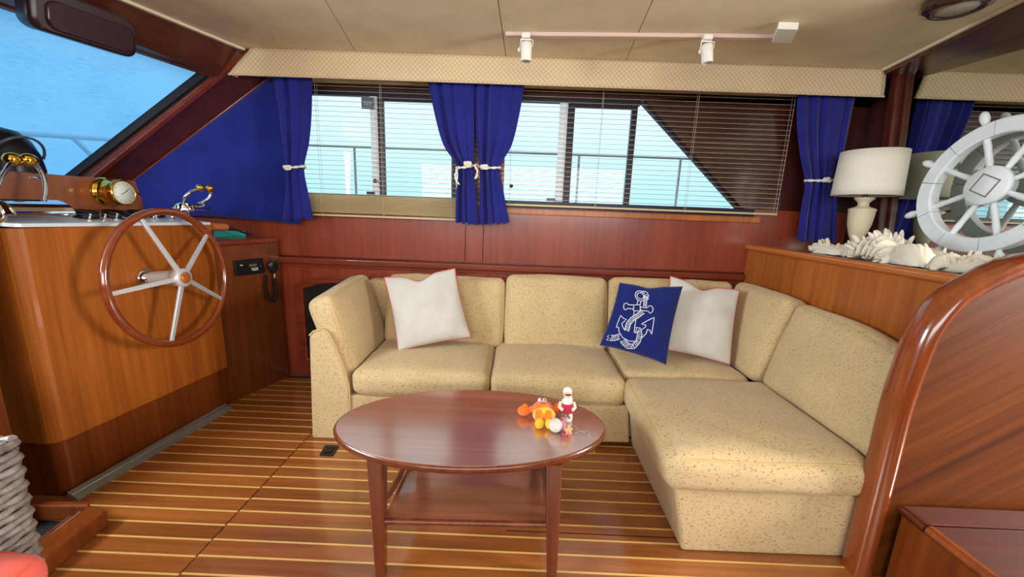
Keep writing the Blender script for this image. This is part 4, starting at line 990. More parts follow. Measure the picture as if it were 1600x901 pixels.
# ================================================================== COFFEE TABLE
tb = thing('coffee_table', 'oval teak coffee table with a lower shelf in front of the sofa', 'table', (-0.136, 1.26, 0))
ZT_ = 0.45; ta, tbb, tr_ = 0.483, 0.256, math.radians(3.4)
tcx, tcy = -0.136, 1.268
def oval(a, b, z, n=72): return [Vector((tcx+a*math.cos(t)*math.cos(tr_)-b*math.sin(t)*math.sin(tr_), tcy+a*math.cos(t)*math.sin(tr_)+b*math.sin(t)*math.cos(tr_), z)) for t in [2*math.pi*k/n for k in range(n)]]
lo = [oval(ta+d, tbb+d, z) for d, z in ((-0.02, ZT_-0.028), (-0.006, ZT_-0.026), (0.0, ZT_-0.018), (0.001, ZT_-0.010), (-0.003, ZT_-0.003), (-0.008, ZT_))]
tt = MB().loft(lo, True, True).build('tabletop', TABLEW, tb)
lo2 = [oval(ta+d, tbb+d, z) for d, z in ((-0.006, ZT_-0.0262), (0.0006, ZT_-0.018), (0.0017, ZT_-0.010), (-0.0022, ZT_-0.003), (-0.0055, ZT_-0.0008))]
MB().loft(lo2, True, False).build('edge_band', LEGW, tt)
def leg(x, y, dx, dy):
    lo = []
    for z, h in ((0.0, 0.016), (0.2, 0.021), (0.34, 0.024), (0.425, 0.026)):
        u = z/0.425; cx, cy = x+dx*(1-u), y+dy*(1-u); r = h
        lo.append([Vector((cx+px_*r, cy+py_*r, z)) for px_, py_ in ((-1, -.8), (-.8, -1), (.8, -1), (1, -.8), (1, .8), (.8, 1), (-.8, 1), (-1, .8))])
    MB().loft(lo, True, True, False).build('leg', LEGW, tb, 0.003)
leg(-0.418, 1.085, 0.006, -0.018); leg(0.145, 1.10, 0.014, -0.02); leg(-0.36, 1.43, -0.01, 0.012); leg(0.115, 1.45, 0.01, 0.012)
shf = MB().prism([(-0.405, 1.075, 0.192), (0.148, 1.09, 0.192), (0.148, 1.45, 0.192), (-0.395, 1.44, 0.192)], (0, 0, 0.014)).build('shelf', TABLEW, tb, 0.004)
MB().tube([(-0.40, 1.072, 0.198), (0.146, 1.087, 0.198)], 0.010, 10).build('shelf_lip', LEGW, shf)
for sx, pts in (('l', [(-0.415, 1.095, 0.255), (-0.408, 1.15, 0.235), (-0.402, 1.24, 0.226), (-0.398, 1.34, 0.232), (-0.375, 1.42, 0.25)]), ('r', [(0.148, 1.11, 0.33), (0.146, 1.16, 0.27), (0.144, 1.25, 0.235), (0.14, 1.35, 0.235), (0.122, 1.44, 0.26)])):
    pp = []
    for i in range(len(pts)-1):
        for k in range(5):
            t = k/5; p0, p1, p2, p3 = [Vector(pts[max(0, min(len(pts)-1, i+d))]) for d in (-1, 0, 1, 2)]
            pp.append(0.5*((2*p1)+(-p0+p2)*t+(2*p0-5*p1+4*p2-p3)*t*t+(-p0+3*p1-3*p2+p3)*t**3))
    pp.append(Vector(pts[-1])); MB().tube(pp, 0.012, 10).build('side_rail', LEGW, tb)

# ---- toys on the table
ORANGE = cloth('orange_plush', (250, 120, 30), (240, 104, 22), 0.95, 0.5, 500, 0.3); YELL = cloth('yellow_plush', (248, 186, 30), (240, 170, 20), 0.95, 0.5, 500, 0.3)
tz = ZT_
def T(x, y, h=0.0): return P(x, y, Z=tz+h)
pl = thing('plush_toy', 'orange plush toy in yellow shorts lying on its back on the table', 'toy', tuple(T(845, 645)))
pc = T(848, 641, 0.03)
MB().ball(pc+Vector((0, 0.0, 0.002)), (0.040, 0.042, 0.032), 20, 14).build('body', ORANGE, pl)
MB().ball(pc+Vector((0.003, -0.026, -0.003)), (0.042, 0.024, 0.030), 20, 12).build('shorts', YELL, pl)
for s in (-1, 1):
    e1 = MB().ball(pc+Vector((s*0.008-0.002, 0.020, 0.030)), (0.009, 0.009, 0.009), 12, 8).build('eye', PRINT, pl)
    MB().ball(pc+Vector((s*0.006-0.001, 0.013, 0.0365)), 0.0028, 8, 6).build('pupil', BLACK, e1)
MB().tube([pc+Vector((-0.010, -0.008, 0.032)), pc+Vector((0, -0.011, 0.0335)), pc+Vector((0.010, -0.009, 0.032))], 0.0015, 6).build('mouth', BLACK, pl)
def limb(nm, pts, rs, m):
    mb = MB(); mb.tube(pts, rs, 12); return mb.build(nm, m, pl)
la = limb('arm', [pc+Vector((-0.036, 0.012, 0.0)), pc+Vector((-0.05, 0.008, -0.006)), pc+Vector((-0.060, 0.006, -0.010))], [0.012, 0.009, 0.010], ORANGE)
MB().ball(pc+Vector((-0.070, 0.008, -0.008)), (0.024, 0.017, 0.018), 16, 10).ball(pc+Vector((-0.066, 0.013, 0.004)), (0.012, 0.012, 0.012), 12, 8).build('mitt', ORANGE, la)
ra_ = limb('arm', [pc+Vector((0.036, 0.016, 0.0)), pc+Vector((0.046, 0.018, 0.002)), pc+Vector((0.054, 0.020, 0.004))], [0.012, 0.009, 0.010], ORANGE)
MB().ball(pc+Vector((0.062, 0.022, 0.002)), (0.020, 0.016, 0.018), 16, 10).build('mitt', ORANGE, ra_)
for s, l in ((-1, 0.022), (1, 0.026)):
    lg = limb('leg', [pc+Vector((s*0.016, -0.034, 0.010)), pc+Vector((s*0.017, -0.050, 0.004)), pc+Vector((s*0.017, -0.066, -0.006))], [0.015, 0.014, 0.012], ORANGE)
    MB().ball(pc+Vector((s*0.018+0.002, -0.074, -0.010)), (0.016, 0.013, 0.019), 14, 10).build('foot', YELL, lg)

FS = 1.22; sg = T(884, 655)
sf_ = thing('bearded_figurine', 'small white-bearded figurine in a red and flowered shirt, dark glasses', 'figurine', tuple(sg))
sh = Vector((0, 0, 1))
class MBS(MB):
    def build(self, *k, **w):
        self.v = [sg+(p-sg)*FS for p in self.v]; return MB.build(self, *k, **w)
MBS().lathe([(0.001, 0), (0.020, 0), (0.021, 0.012), (0.017, 0.03), (0.020, 0.045), (0.017, 0.062), (0.010, 0.07), (0.001, 0.071)], sg, Z, 18, 0.95).build('body', plain('figurine_white', (226, 222, 214), 0.6), sf_)
MBS().lathe([(0.0205, 0.028), (0.0225, 0.040), (0.0205, 0.058)], sg, Z, 18).build('shirt', plain('figurine_red', (176, 28, 60), 0.6), sf_)
GR = plain('figurine_green', (40, 110, 60), 0.6)
for k in range(7):
    a = -1.2-0.28*k; p = sg+Vector((0.0208*math.cos(a), 0.0215*math.sin(a), 0.018+0.007*(k % 2))); MBS().ball(p, 0.0042, 8, 6).build('leaf_spot', GR if k % 2 else plain('figurine_pink', (214, 90, 120), 0.6), sf_)
hp = sg+Vector((0, 0, 0.084))
hd_ = MBS().ball(hp, (0.0135, 0.0135, 0.016), 16, 10).build('head', plain('figurine_skin', (222, 176, 150), 0.6), sf_)
MBS().ball(hp+Vector((0, 0.0035, 0.0075)), (0.0140, 0.0135, 0.0125), 16, 8).build('hair', WPLAST, hd_)
MBS().ball(hp+Vector((0.002, -0.007, -0.017)), (0.014, 0.011, 0.018), 16, 10).build('beard', WPLAST, hd_)
MBS().box(hp.x-0.0085, hp.x+0.0085, hp.y-0.0150, hp.y-0.010, hp.z+0.0015, hp.z+0.0055).build('sunglasses', BLACK, hd_, 0.001)
MBS().ball(hp+Vector((0.001, -0.0145, -0.003)), 0.003, 8, 6).build('nose', plain('figurine_nose', (214, 150, 130), 0.6), hd_)
for s in (-1, 1):
    MBS().tube([sg+Vector((s*0.018, -0.004, 0.06)), sg+Vector((s*0.023, -0.012, 0.047)), sg+Vector((s*0.014, -0.021, 0.042))], [0.006, 0.006, 0.005], 8).build('arm', plain('figurine_arm', (224, 200, 186), 0.6), sf_)
wb_ = T(868, 664, 0.026)
pb_ = thing('white_ball', 'white fluffy ball lying in front of the orange plush toy', 'ball', tuple(T(868, 668)))
MB().ball(wb_, (0.024, 0.024, 0.0245), 18, 12).build('ball', WHITEC, pb_)
MB().tube([wb_+Vector((0.019, 0.006, 0.012)), wb_+Vector((0.028, 0.004, 0.004)), wb_+Vector((0.028, -0.006, -0.012))], [0.007, 0.009, 0.006], 10).build('pink_trim', plain('pink_cloth', (206, 120, 150), 0.8), pb_)
cu = T(874, 673); cax = Vector((-0.25, -0.85, 0.5)).normalized()
c_ = MB().lathe([(0.001, 0.0), (0.0085, 0.0), (0.011, 0.014), (0.0115, 0.015), (0.0095, 0.014), (0.007, 0.003), (0.001, 0.002)], cu+Vector((0, 0.006, 0.0065)), cax, 18).build('blue_cup', plain('teal_blue', (30, 120, 170), 0.3), None); tag(c_, 'tiny blue cup tipped on its side by the white ball', 'cup')
sp = T(888, 672, 0.020)
stf = thing('starfish_trinket', 'tan glittery starfish trinket leaning on the bearded figurine', 'trinket', tuple(T(888, 674)))
pts = []
for k in range(10):
    a = math.pi/2+k*math.pi/5+0.15; r = 0.021 if k % 2 == 0 else 0.011; pts.append(sp+Vector((r*math.cos(a)*0.85, -0.004+0.30*r*math.sin(a)*0, r*math.sin(a))))
MB().prism(pts, (0.002, 0.006, 0.001)).build('star', plain('tan_glitter', (206, 170, 110), 0.5), stf, 0.002)
MB().tube([sp+Vector((-0.004, -0.006, -0.002)), sp+Vector((0.003, -0.007, -0.012)), sp+Vector((0.006, -0.006, -0.018))], 0.0022, 6).build('pink_ribbon', plain('pink_ribbon', (216, 110, 140), 0.6), stf)
MB().tube([sp+Vector((-0.022, -0.002, -0.012)), sp+Vector((-0.008, -0.006, -0.018))], 0.003, 6).build('pink_band', plain('magenta_band', (196, 60, 120), 0.5), stf)
s1 = MB().tube([T(896, 664, .004), T(905, 672, .0015), T(912, 676, .0015), T(918, 679, .0015), T(923, 683, .0015)], 0.0009, 5).tube([T(898, 677, .0015), T(905, 673, .0015), T(914, 673, .002), T(922, 675, .002), T(920, 679, .0015)], 0.0007, 5).build('white_string', CORD, None); tag(s1, 'thin white hanging string trailing from the trinkets on the table', 'string')

# ================================================================== COUNTER, LAMP, SHIP WHEEL, SHELLS
ZK = 1.048
k0, k1 = P(1165, 381, Z=ZK), P(1541, 435.5, Z=ZK)
kd = (k1-k0).normalized(); k0 = k0 - kd*((k0.y-YW+0.004)/kd.y); k1 = k0 + kd*((1.205-k0.y)/kd.y); kn_ = Vector((-kd.y, kd.x, 0))
if kn_.x < 0: kn_ = -kn_
cn = thing('counter_cabinet', 'long wooden counter cabinet below the mirror behind the sofa corner', 'cabinet', (1.8, 1.9, 0))
A0, A1 = k0+kn_*0.022, k1+kn_*0.022
zz = lambda p, z: Vector((p.x, p.y, z))
MB().hexa([zz(A0, 0), zz(A1, 0), Vector((XM, A1.y, 0)), Vector((XM, A0.y, 0))], [zz(A0, ZK-0.012), zz(A1, ZK-0.012), Vector((XM, A1.y, ZK-0.012)), Vector((XM, A0.y, ZK-0.012))]).build('front_panel', CNTR, cn)
B0, B1 = k0+kn_*0.03, k1+kn_*0.03
MB().hexa([zz(B0, ZK-0.012), zz(B1, ZK-0.012), Vector((XM, A1.y, ZK-0.012)), Vector((XM, A0.y, ZK-0.012))], [zz(B0, ZK-0.002), zz(B1, ZK-0.002), Vector((XM, A1.y, ZK-0.002)), Vector((XM, A0.y, ZK-0.002))]).build('countertop', COUNTER, cn)
prn = [(0.034, -0.002), (0.018, 0.0005), (0.006, -0.005), (0.0, -0.018), (0.004, -0.032), (0.016, -0.040), (0.024, -0.040), (0.034, -0.02)]
MB().loft([[k0+kn_*a+Vector((0, 0, b)) for a, b in prn], [k1+kn_*a+Vector((0, 0, b)) for a, b in prn]]).build('edge_nosing', NOSE, cn)
gl = MB().prism([P(1503, 405, Z=ZK), P(1530, 402, Z=ZK), P(1560, 412, Z=ZK), P(1520, 418, Z=ZK)], (0, 0, 0.006)).build('glass_dish', plain('pale_glass', (196, 214, 222), 0.08, coat=0.5), None, 0.002); tag(gl, 'flat pale glass dish on the counter right of the shells', 'dish')
bx_ = MB().prism([P(1520, 424, Z=ZK), P(1536, 424, Z=ZK), P(1540, 428, Z=ZK), P(1524, 429, Z=ZK)], (0, 0, 0.006)).build('dark_coaster', BLACK, None, 0.002); tag(bx_, 'small dark coaster at the near end of the counter', 'coaster')

# ---- table lamp
lx, ly = 1.932, 2.235
lm = thing('table_lamp', 'table lamp with a white drum shade and cream urn base on the counter', 'lamp', (lx, ly, ZK-0.002))
L0 = (lx, ly, ZK-0.002)
MB().lathe([(0.001, 0), (0.045, 0), (0.047, 0.012), (0.040, 0.022), (0.026, 0.03), (0.020, 0.05), (0.026, 0.065), (0.040, 0.10), (0.053, 0.15), (0.058, 0.20), (0.059, 0.225), (0.062, 0.232), (0.060, 0.240), (0.046, 0.246)], L0, Z, 36).build('urn_base', LAMPB, lm)
MB().lathe([(0.046, 0.246), (0.030, 0.252), (0.024, 0.262), (0.026, 0.275), (0.040, 0.290), (0.047, 0.298), (0.044, 0.302), (0.020, 0.303)], L0, Z, 36).build('collar', LAMPB, lm)
MB().lathe([(0.012, 0.302), (0.010, 0.33), (0.007, 0.36)], L0, Z, 14).build('stem', plain('lamp_stem', (120, 108, 84), 0.4, 0.6), lm)
sh_ = MB().loft([[Vector((lx+r*math.cos(2*math.pi*k/48), ly+r*math.sin(2*math.pi*k/48), ZK+z)) for k in range(48)] for r, z in ((0.150, 0.312), (0.1485, 0.36), (0.145, 0.46), (0.142, 0.545))], True, False).build('shade', LAMPC, lm); solidify(sh_, 0.003, 1)
MB().tube([(lx+0.150*math.cos(2*math.pi*k/48), ly+0.150*math.sin(2*math.pi*k/48), ZK+0.312) for k in range(48)], 0.0025, 6, closed=True).build('shade_rim', LAMPC, lm)
for a in range(3):
    MB().tube([(lx, ly, ZK+0.355), (lx+0.148*math.cos(a*2.094), ly+0.148*math.sin(a*2.094), ZK+0.36)], 0.0018, 5).build('shade_spoke', STEEL, lm)
MB().lathe([(0.001, 0.34), (0.012, 0.34), (0.03, 0.39), (0.022, 0.42), (0.001, 0.43)], L0, Z, 14).build('bulb', WPLAST, lm)

# ---- white ship wheel leaning on the mirror
sx_ = 2.042; wcx = P(1550, 291, X=sx_)
wl = thing('ship_wheel', 'white painted wooden ship wheel leaning against the mirror on the counter', 'ship wheel', (sx_, wcx.y, ZK))
def W_(r, a, dx): return Vector((sx_+dx+ (r*math.sin(a))*0.10, wcx.y+r*math.cos(a), wcx.z+r*math.sin(a)))
RO, RI = 0.287, 0.222
NS = 10
for k in range(NS):                                                # felloes of the rim
    a0_, a1_ = 2*math.pi*k/NS+0.006+0.12, 2*math.pi*(k+1)/NS-0.006+0.12; loops = []
    for i in range(9):
        a = a0_+(a1_-a0_)*i/8
        loops.append([W_(RO-.004, a, -0.024), W_(RO, a, -0.020), W_(RO, a, 0.020), W_(RI, a, 0.020), W_(RI, a, -0.018), W_(RI+.006, a, -0.024)])
    MB().loft(loops, True, True, False).build('felloe', PAINT, wl)
MB().loft([[W_(RO-0.006, 2*math.pi*i/72, d), ] + [W_(RI+0.006, 2*math.pi*i/72, d)] + [W_(RI+0.006, 2*math.pi*i/72, d+.03)] + [W_(RO-0.006, 2*math.pi*i/72, d+.03)] for i in range(73) for d in (-0.016,)], True, False, False).build('rim_core', PAINTD, wl)
ang0 = math.radians(-22)
for k in range(8):
    a = ang0+k*math.pi/4
    def ln_(r, dx=0.0): return W_(r, a, dx)
    MB().tube([ln_(0.05), ln_(0.08), ln_(0.12), ln_(0.16), ln_(0.19), ln_(0.235)], [0.012, 0.010, 0.013, 0.011, 0.013, 0.010], 10).build('spoke', PAINT, wl)
    MB().tube([ln_(0.280), ln_(0.293), ln_(0.305), ln_(0.325), ln_(0.345), ln_(0.356), ln_(0.360)], [0.008, 0.009, 0.014, 0.0175, 0.015, 0.009, 0.003], 12).build('handle', PAINT, wl)
hx_ = (W_(0, 0, 0)-W_(0, 0, -1)).normalized()
nrmw = Vector((-1, 0, 0.10)).normalized(); ys_ = Vector((0, 1, 0)); zs_ = nrmw.cross(ys_)
MB().lathe([(0.001, -0.03), (0.066, -0.03), (0.07, 0.0), (0.083, 0.012), (0.083, 0.028), (0.078, 0.032), (0.001, 0.033)], W_(0, 0, 0), nrmw, 36).build('hub', PAINT, wl)
c_ = W_(0, 0, 0)+nrmw*0.0325; mb = MB(); 
for (r0, r1) in ((0.056, 0.050),):
    q = [(r0, 0), (0, r0), (-r0, 0), (0, -r0)]; w = [(r1, 0), (0, r1), (-r1, 0), (0, -r1)]
    cs, sn = math.cos(0.35), math.sin(0.35); f_ = lambda p, h: c_+ys_*(p[0]*cs-p[1]*sn)+zs_*(p[0]*sn+p[1]*cs)+nrmw*h
    for i in range(4):
        j = (i+1) % 4; mb.hexa([f_(q[i], 0), f_(q[j], 0), f_(w[j], 0), f_(w[i], 0)], [f_(q[i], .002), f_(q[j], .002), f_(w[j], .002), f_(w[i], .002)])
mb.build('square_mark', PAINTD, wl)

# ---- sea shells
def shell_mesh(name, label, c, L, Wd, Hh, rot, ribs, ribd, spikes=0, spk=0.02, seed=0, twist=0.0, tilt=0.0):
    rnd = random.Random(seed); root = thing(name, label, 'shell', tuple(c), 'chalk white sea shells on the counter')
    R = Matrix.Rotation(rot, 3, 'Z') @ Matrix.Rotation(tilt, 3, 'Y')
    so = Vector((seed*5.1, seed*2.2, 0))
    def fn(u, v):
        a = math.pi*(u*1.0); t = math.pi*v                                  # hinge at -x end
        fan = (u-0.5)
        rib = 1+ribd*math.sin(u*ribs*math.pi*2)*(0.3+0.7*v)
        x = -L/2 + L*math.sin(t*0.5)**1.1*(1-0.10*(2*fan)**2)*rib
        wdt = Wd/2*math.sin(math.pi*min(1, 0.004+0.80*v))**0.7
        y = wdt*math.sin(fan*math.pi)*rib
        z = Hh*(math.sin(math.pi*(0.004+0.956*v))**0.75)*math.cos(fan*math.pi)**0.6*rib + 0.003
        p = Vector((x, y, max(0.0, z)))
        p += Vector((1, 1, 1))*noise.noise(p*30+so)*0.006
        if twist: p = Matrix.Rotation(twist*v, 3, 'X') @ p
        p.z = max(p.z, 0.0)
        return Vector(c)+R @ p
    mb = MB(); mb.grid(fn, 56, 22)
    ring = [fn(i/56, 1) for i in range(57)]; n = len(mb.v)
    o = mb.build('valve', SHELL, root); solidify(o, 0.004, -1)
    if spikes:
        mb = MB()
        for k in range(spikes):
            u, v = rnd.uniform(0.08, 0.92), rnd.uniform(0.2, 0.95); p = fn(u, v); q = (p-(Vector(c)+Vector((0, 0, -0.01)))).normalized()
            l = spk*rnd.uniform(0.6, 1.3); s = q.cross(Vector((rnd.uniform(-1, 1), rnd.uniform(-1, 1), 0.3))).normalized()*l*0.25
            mb.tube([p-q*0.006, p+q*l*0.6+s*.4, p+q*l+s], [l*0.34, l*0.26, l*0.08], 7)
        mb.build('spines', SHELL, root)
    return root
zk = ZK+0.0
def K(x, y): return P(x, y, Z=ZK)
def ks(s):                                                         # point on the counter, s metres behind the nosing, by photo column
    pass
def counter_at(xp, back):
    """counter point under photo column xp, 'back' metres in from the nosing"""
    a, b = 0.0, 1.4
    for _ in range(40):
        m_ = (a+b)/2; p = k0+kd*m_+kn_*back; q = CM.transposed() @ (p-CP); x = 800-q.x/q.z*F
        if x < xp: a = m_
        else: b = m_
    return Vector((p.x, p.y, ZK-0.001))
R90 = math.radians
shell_mesh('sea_shell', 'slender spiny shell at the far left end of the shell row', counter_at(1297, 0.075), 0.17, 0.08, 0.055, R90(100), 6, 0.10, 16, 0.026, 1)
shell_mesh('sea_shell', 'smooth oval shell in front of the lamp base', counter_at(1330, 0.12), 0.10, 0.08, 0.062, R90(150), 5, 0.02, 0, 0, 2)
shell_mesh('sea_shell', 'little round shell at the counter edge below the lamp', counter_at(1330, 0.055), 0.055, 0.05, 0.04, R90(200), 5, 0.04, 3, 0.008, 3)
shell_mesh('sea_shell', 'tall fluted clam shell with pointed ridges beside the lamp base', counter_at(1362, 0.075), 0.13, 0.12, 0.085, R90(190), 7, 0.16, 22, 0.030, 4)
shell_mesh('sea_shell', 'lumpy conch shell with blunt knobs in the middle of the row', counter_at(1388, 0.09), 0.14, 0.12, 0.10, R90(165), 6, 0.12, 20, 0.024, 5)
shell_mesh('sea_shell', 'frilled shell at the back of the row beneath the mirror post', counter_at(1402, 0.20), 0.22, 0.14, 0.10, R90(95), 8, 0.15, 30, 0.028, 6)
shell_mesh('sea_shell', 'large smooth clam shell with curved growth ribs near the counter edge', counter_at(1427, 0.075), 0.15, 0.12, 0.085, R90(60), 9, 0.045, 0, 0, 7)
shell_mesh('sea_shell', 'knobbly shell lying behind the large ribbed clam shell', counter_at(1462, 0.17), 0.18, 0.11, 0.065, R90(85), 7, 0.12, 16, 0.020, 8)
shell_mesh('sea_shell', 'round cockle shell with fine rings at the counter edge', counter_at(1471, 0.065), 0.10, 0.095, 0.062, R90(250), 14, 0.014, 0, 0, 9)
shell_mesh('sea_shell', 'pointed conch shell at the near end of the row', counter_at(1505, 0.085), 0.13, 0.09, 0.062, R90(290), 5, 0.10, 14, 0.022, 10)

# ================================================================== STAIR PARTITION AND STEP
YP = 1.13
pt = thing('stair_partition', 'wooden stair partition with a rounded top edge beside the front sofa seat', 'partition', (1.5, YP, 0))
outl = [P(x, y, Y=YP) for x, y in ((1363, 800), (1378, 730), (1400, 640), (1424, 570), (1440, 530), (1458, 498), (1488, 463), (1512, 446), (1540, 430), (1572, 415), (1606, 403))]
outl[0].x = outl[1].x = min(outl[0].x, outl[1].x)
cv_ = [Vector((outl[0].x, YP, 0.0)), Vector((outl[0].x, YP, 0.25))]+[Vector((p.x, YP, p.z)) for p in outl[1:]]+[Vector((outl[-1].x+0.15, YP, outl[-1].z+0.04)), Vector((outl[-1].x+0.5, YP, outl[-1].z+0.08))]
sm2 = []
for i in range(len(cv_)-1):
    for k in range(5):
        t = k/5; p0, p1, p2, p3 = [cv_[max(0, min(len(cv_)-1, i+d))] for d in (-1, 0, 1, 2)]
        sm2.append(0.5*((2*p1)+(-p0+p2)*t+(2*p0-5*p1+4*p2-p3)*t*t+(-p0+3*p1-3*p2+p3)*t**3))
sm2.append(cv_[-1])
inn = []
for i, p in enumerate(sm2):
    d = (sm2[min(i+1, len(sm2)-1)]-sm2[max(i-1, 0)]).normalized(); inn.append(Vector((d.z, 0, -d.x)))
for i, q in enumerate(inn):
    if q.x < 0 and i < 5: inn[i] = -q
bott = Vector((sm2[-1].x, YP, 0.0))
pan = [p+n_*0.03 for p, n_ in zip(sm2, inn)]
MB().prism([Vector((p.x, YP+0.008, p.z)) for p in pan]+[Vector((pan[-1].x, YP+0.008, 0))], (0, 0.04, 0)).build('panel', DIAG, pt)
def bull(p, n_): return [p+n_*a+Vector((0, b, 0)) for a, b in ((0.052, -0.002), (0.040, -0.014), (0.022, -0.016), (0.008, -0.010), (0.0, 0.006), (-0.002, 0.030), (0.0, 0.054), (0.010, 0.068), (0.028, 0.070), (0.052, 0.056))]
MB().loft([bull(p, n_) for p, n_ in zip(sm2, inn)]).build('edge_trim', TRIMW, pt)
stp = thing('stair_step', 'wooden stair step with a rounded nosing at the right edge', 'step', (1.6, 0.9, 0))
zs = P(1405, 789, Y=YP-0.012).z; xs = P(1405, 789, Y=YP-0.012).x
ysm = P(1440, 820, Z=zs).y
STEPW = wood('step_tread_wood', (62, 22, 10), (98, 40, 18), 'x', 40, rough=0.25, coat=0.5)
MB().box(xs+0.02, 2.6, ysm+0.003, YP-0.012, zs-0.03, zs).build('tread', STEPW, stp, 0.003)
MB().box(xs+0.02, 2.6, 0.2, ysm-0.002, zs-0.03, zs-0.001).build('tread', STEPW, stp, 0.003)
nz = [(0.022, 0.0), (0.010, -0.001), (0.002, -0.008), (0.0, -0.018), (0.004, -0.028), (0.022, -0.032)]
MB().loft([[Vector((xs+a, y, zs+b)) for a, b in nz] for y in (0.2, ysm-0.002)]).build('nosing', TRIMW, stp)
MB().loft([[Vector((xs+a, y, zs+b)) for a, b in nz] for y in (ysm+0.003, YP-0.012)]).build('nosing', STEPW, stp)
MB().box(xs+0.018, xs+0.04, 0.2, YP-0.012, 0.0, zs-0.03).build('riser', TEAKK, stp)

# ================================================================== CEILING FITTINGS
tk = thing('track_light', 'pinkish ceiling track with two small white spotlights', 'light', (0.5, 2.0, ZC))
ta_, tb_ = P(790, 55, Z=ZC-0.012), P(1212, 59, Z=ZC-0.012); td_ = (tb_-ta_).normalized(); tn = Vector((-td_.y, td_.x, 0))
def tbox(p, q, w, z0, z1): return [p+tn*w+Vector((0, 0, z0)), p-tn*w+Vector((0, 0, z0)), p-tn*w+Vector((0, 0, z1)), p+tn*w+Vector((0, 0, z1))], [q+tn*w+Vector((0, 0, z0)), q-tn*w+Vector((0, 0, z0)), q-tn*w+Vector((0, 0, z1)), q+tn*w+Vector((0, 0, z1))]
a, b = tbox(ta_, tb_, 0.014, -0.006, 0.0115); MB().hexa(a, b).build('track_bar', PINKT, tk, 0.002)
f0_ = P(1228, 56, Z=ZC-0.012); fb = [P(1206, 67, Z=ZC-0.03), P(1236, 68, Z=ZC-0.03), P(1247, 46, Z=ZC-0.03), P(1215, 45, Z=ZC-0.03)]
MB().hexa([p for p in fb], [p+Vector((0, 0, 0.029)) for p in fb]).build('feed_box', WPLAST, tk, 0.003)
def spot(px_, tip, lean_):
    b = P(px_, 55+(px_-790)*0.0095, Z=ZC-0.018)
    hd2 = MB().hexa(*tbox(b-td_*0.020, b+td_*0.020, 0.019, -0.016, 0.006)).build('track_adapter', WPLAST, tk, 0.003)
    c = b+Vector((0.004, -0.01, -0.072))
    ax = Vector((lean_[0], lean_[1], -1)).normalized()
    MB().tube([b+Vector((-0.022, 0, -0.016)), b+Vector((-0.026, 0, -0.05)), c+Vector((-0.026, 0, 0))], 0.003, 6).build('bracket', WPLAST, tk)
    MB().tube([b+Vector((-0.026, 0, -0.018)), b+Vector((0.024, 0, -0.018))], 0.004, 6).build('bracket', WPLAST, tk)
    can = MB().lathe([(0.001, -0.036), (0.024, -0.036), (0.0255, -0.030), (0.0255, 0.042), (0.022, 0.046), (0.021, 0.040), (0.001, 0.030)], c, ax, 24).build('lamp_can', WPLAST, tk)
    MB().ball(c+Vector((-0.034, -0.002, 0.004)), (0.008, 0.006, 0.010), 10, 8).build('knob', WPLAST, tk)
    MB().tube([b+Vector((0.01, 0, -0.016)), b+Vector((0.034, -.004, -0.022)), b+Vector((0.034, -.006, -0.048)), b+Vector((0.018, -.006, -0.052)), b+Vector((0.008, -.004, -0.044)), c-ax*0.036], 0.0022, 6).build('wire', WPLAST, tk)
spot(822, None, (0.0, 0.05)); spot(1105, None, (0.12, -0.06))
cl = thing('ceiling_light', 'round ceiling light with a dark wooden ring near the right beam', 'light', tuple(P(1505, -8, Z=ZC)))
cc_ = P(1500, -6, Z=ZC); DKR = plain('dark_varnish', (52, 24, 16), 0.2, coat=0.8)
MB().lathe([(0.09, 0.0), (0.102, 0.004), (0.104, 0.028), (0.096, 0.040), (0.084, 0.044), (0.076, 0.050), (0.066, 0.048), (0.062, 0.040)], cc_, (0, 0, -1), 40).build('ring', DKR, cl)
MB().lathe([(0.001, 0.05), (0.03, 0.049), (0.055, 0.046), (0.064, 0.04), (0.064, 0.03), (0.001, 0.03)], cc_, (0, 0, -1), 36).build('lens', plain('frosted_lens', (168, 160, 146), 0.35), cl)

# ================================================================== FLOOR ITEMS, WICKER CHAIR
hp_ = [P(499, 712, Z=0), P(520, 713, Z=0), P(530, 697, Z=0), P(508, 696, Z=0)]
lt = thing('hatch_latch', 'small black floor hatch latch near the sofa arm', 'latch', tuple(hp_[0]))
MB().prism(hp_, (0, 0, 0.006)).build('plate', BLACK, lt, 0.002)
ctr = sum(hp_, Vector())/4; MB().prism([ctr+(p-ctr)*0.55+Vector((0, 0, .006)) for p in hp_], (0, 0, 0.004)).build('pull', plain('dark_metal', (40, 36, 34), 0.3, 0.7), lt, 0.001)
# raised wooden coaming round the stairwell
cmg = thing('stairwell_coaming', 'low wooden coaming rails round a dark floor opening beside the wicker chair', 'frame', (-1.5, 1.1, 0))
a_, b_2 = P(166, 796, Z=.065), P(78, 866, Z=.065); ai, bi = P(138, 789, Z=.065), P(60, 848, Z=.065)
dir_ = (b_2-a_).normalized(); b_2 = b_2+dir_*0.2; bi = bi+(bi-ai).normalized()*0.2
dn = Vector((0, 0, -0.065))
MB().hexa([a_+dn, ai+dn, bi+dn, b_2+dn], [a_, ai, bi, b_2]).build('long_rail', TEAKK, cmg, 0.006)
cA_, cB_ = P(140, 783, Z=.065), P(-120, 775, Z=.065); cC_, cD_ = P(138, 790, Z=.065), P(-120, 789, Z=.065)
MB().hexa([cA_+dn, cB_+dn, cD_+dn, cC_+dn], [cA_, cB_, cD_, cC_]).build('cross_rail', TEAKK, cmg, 0.005)
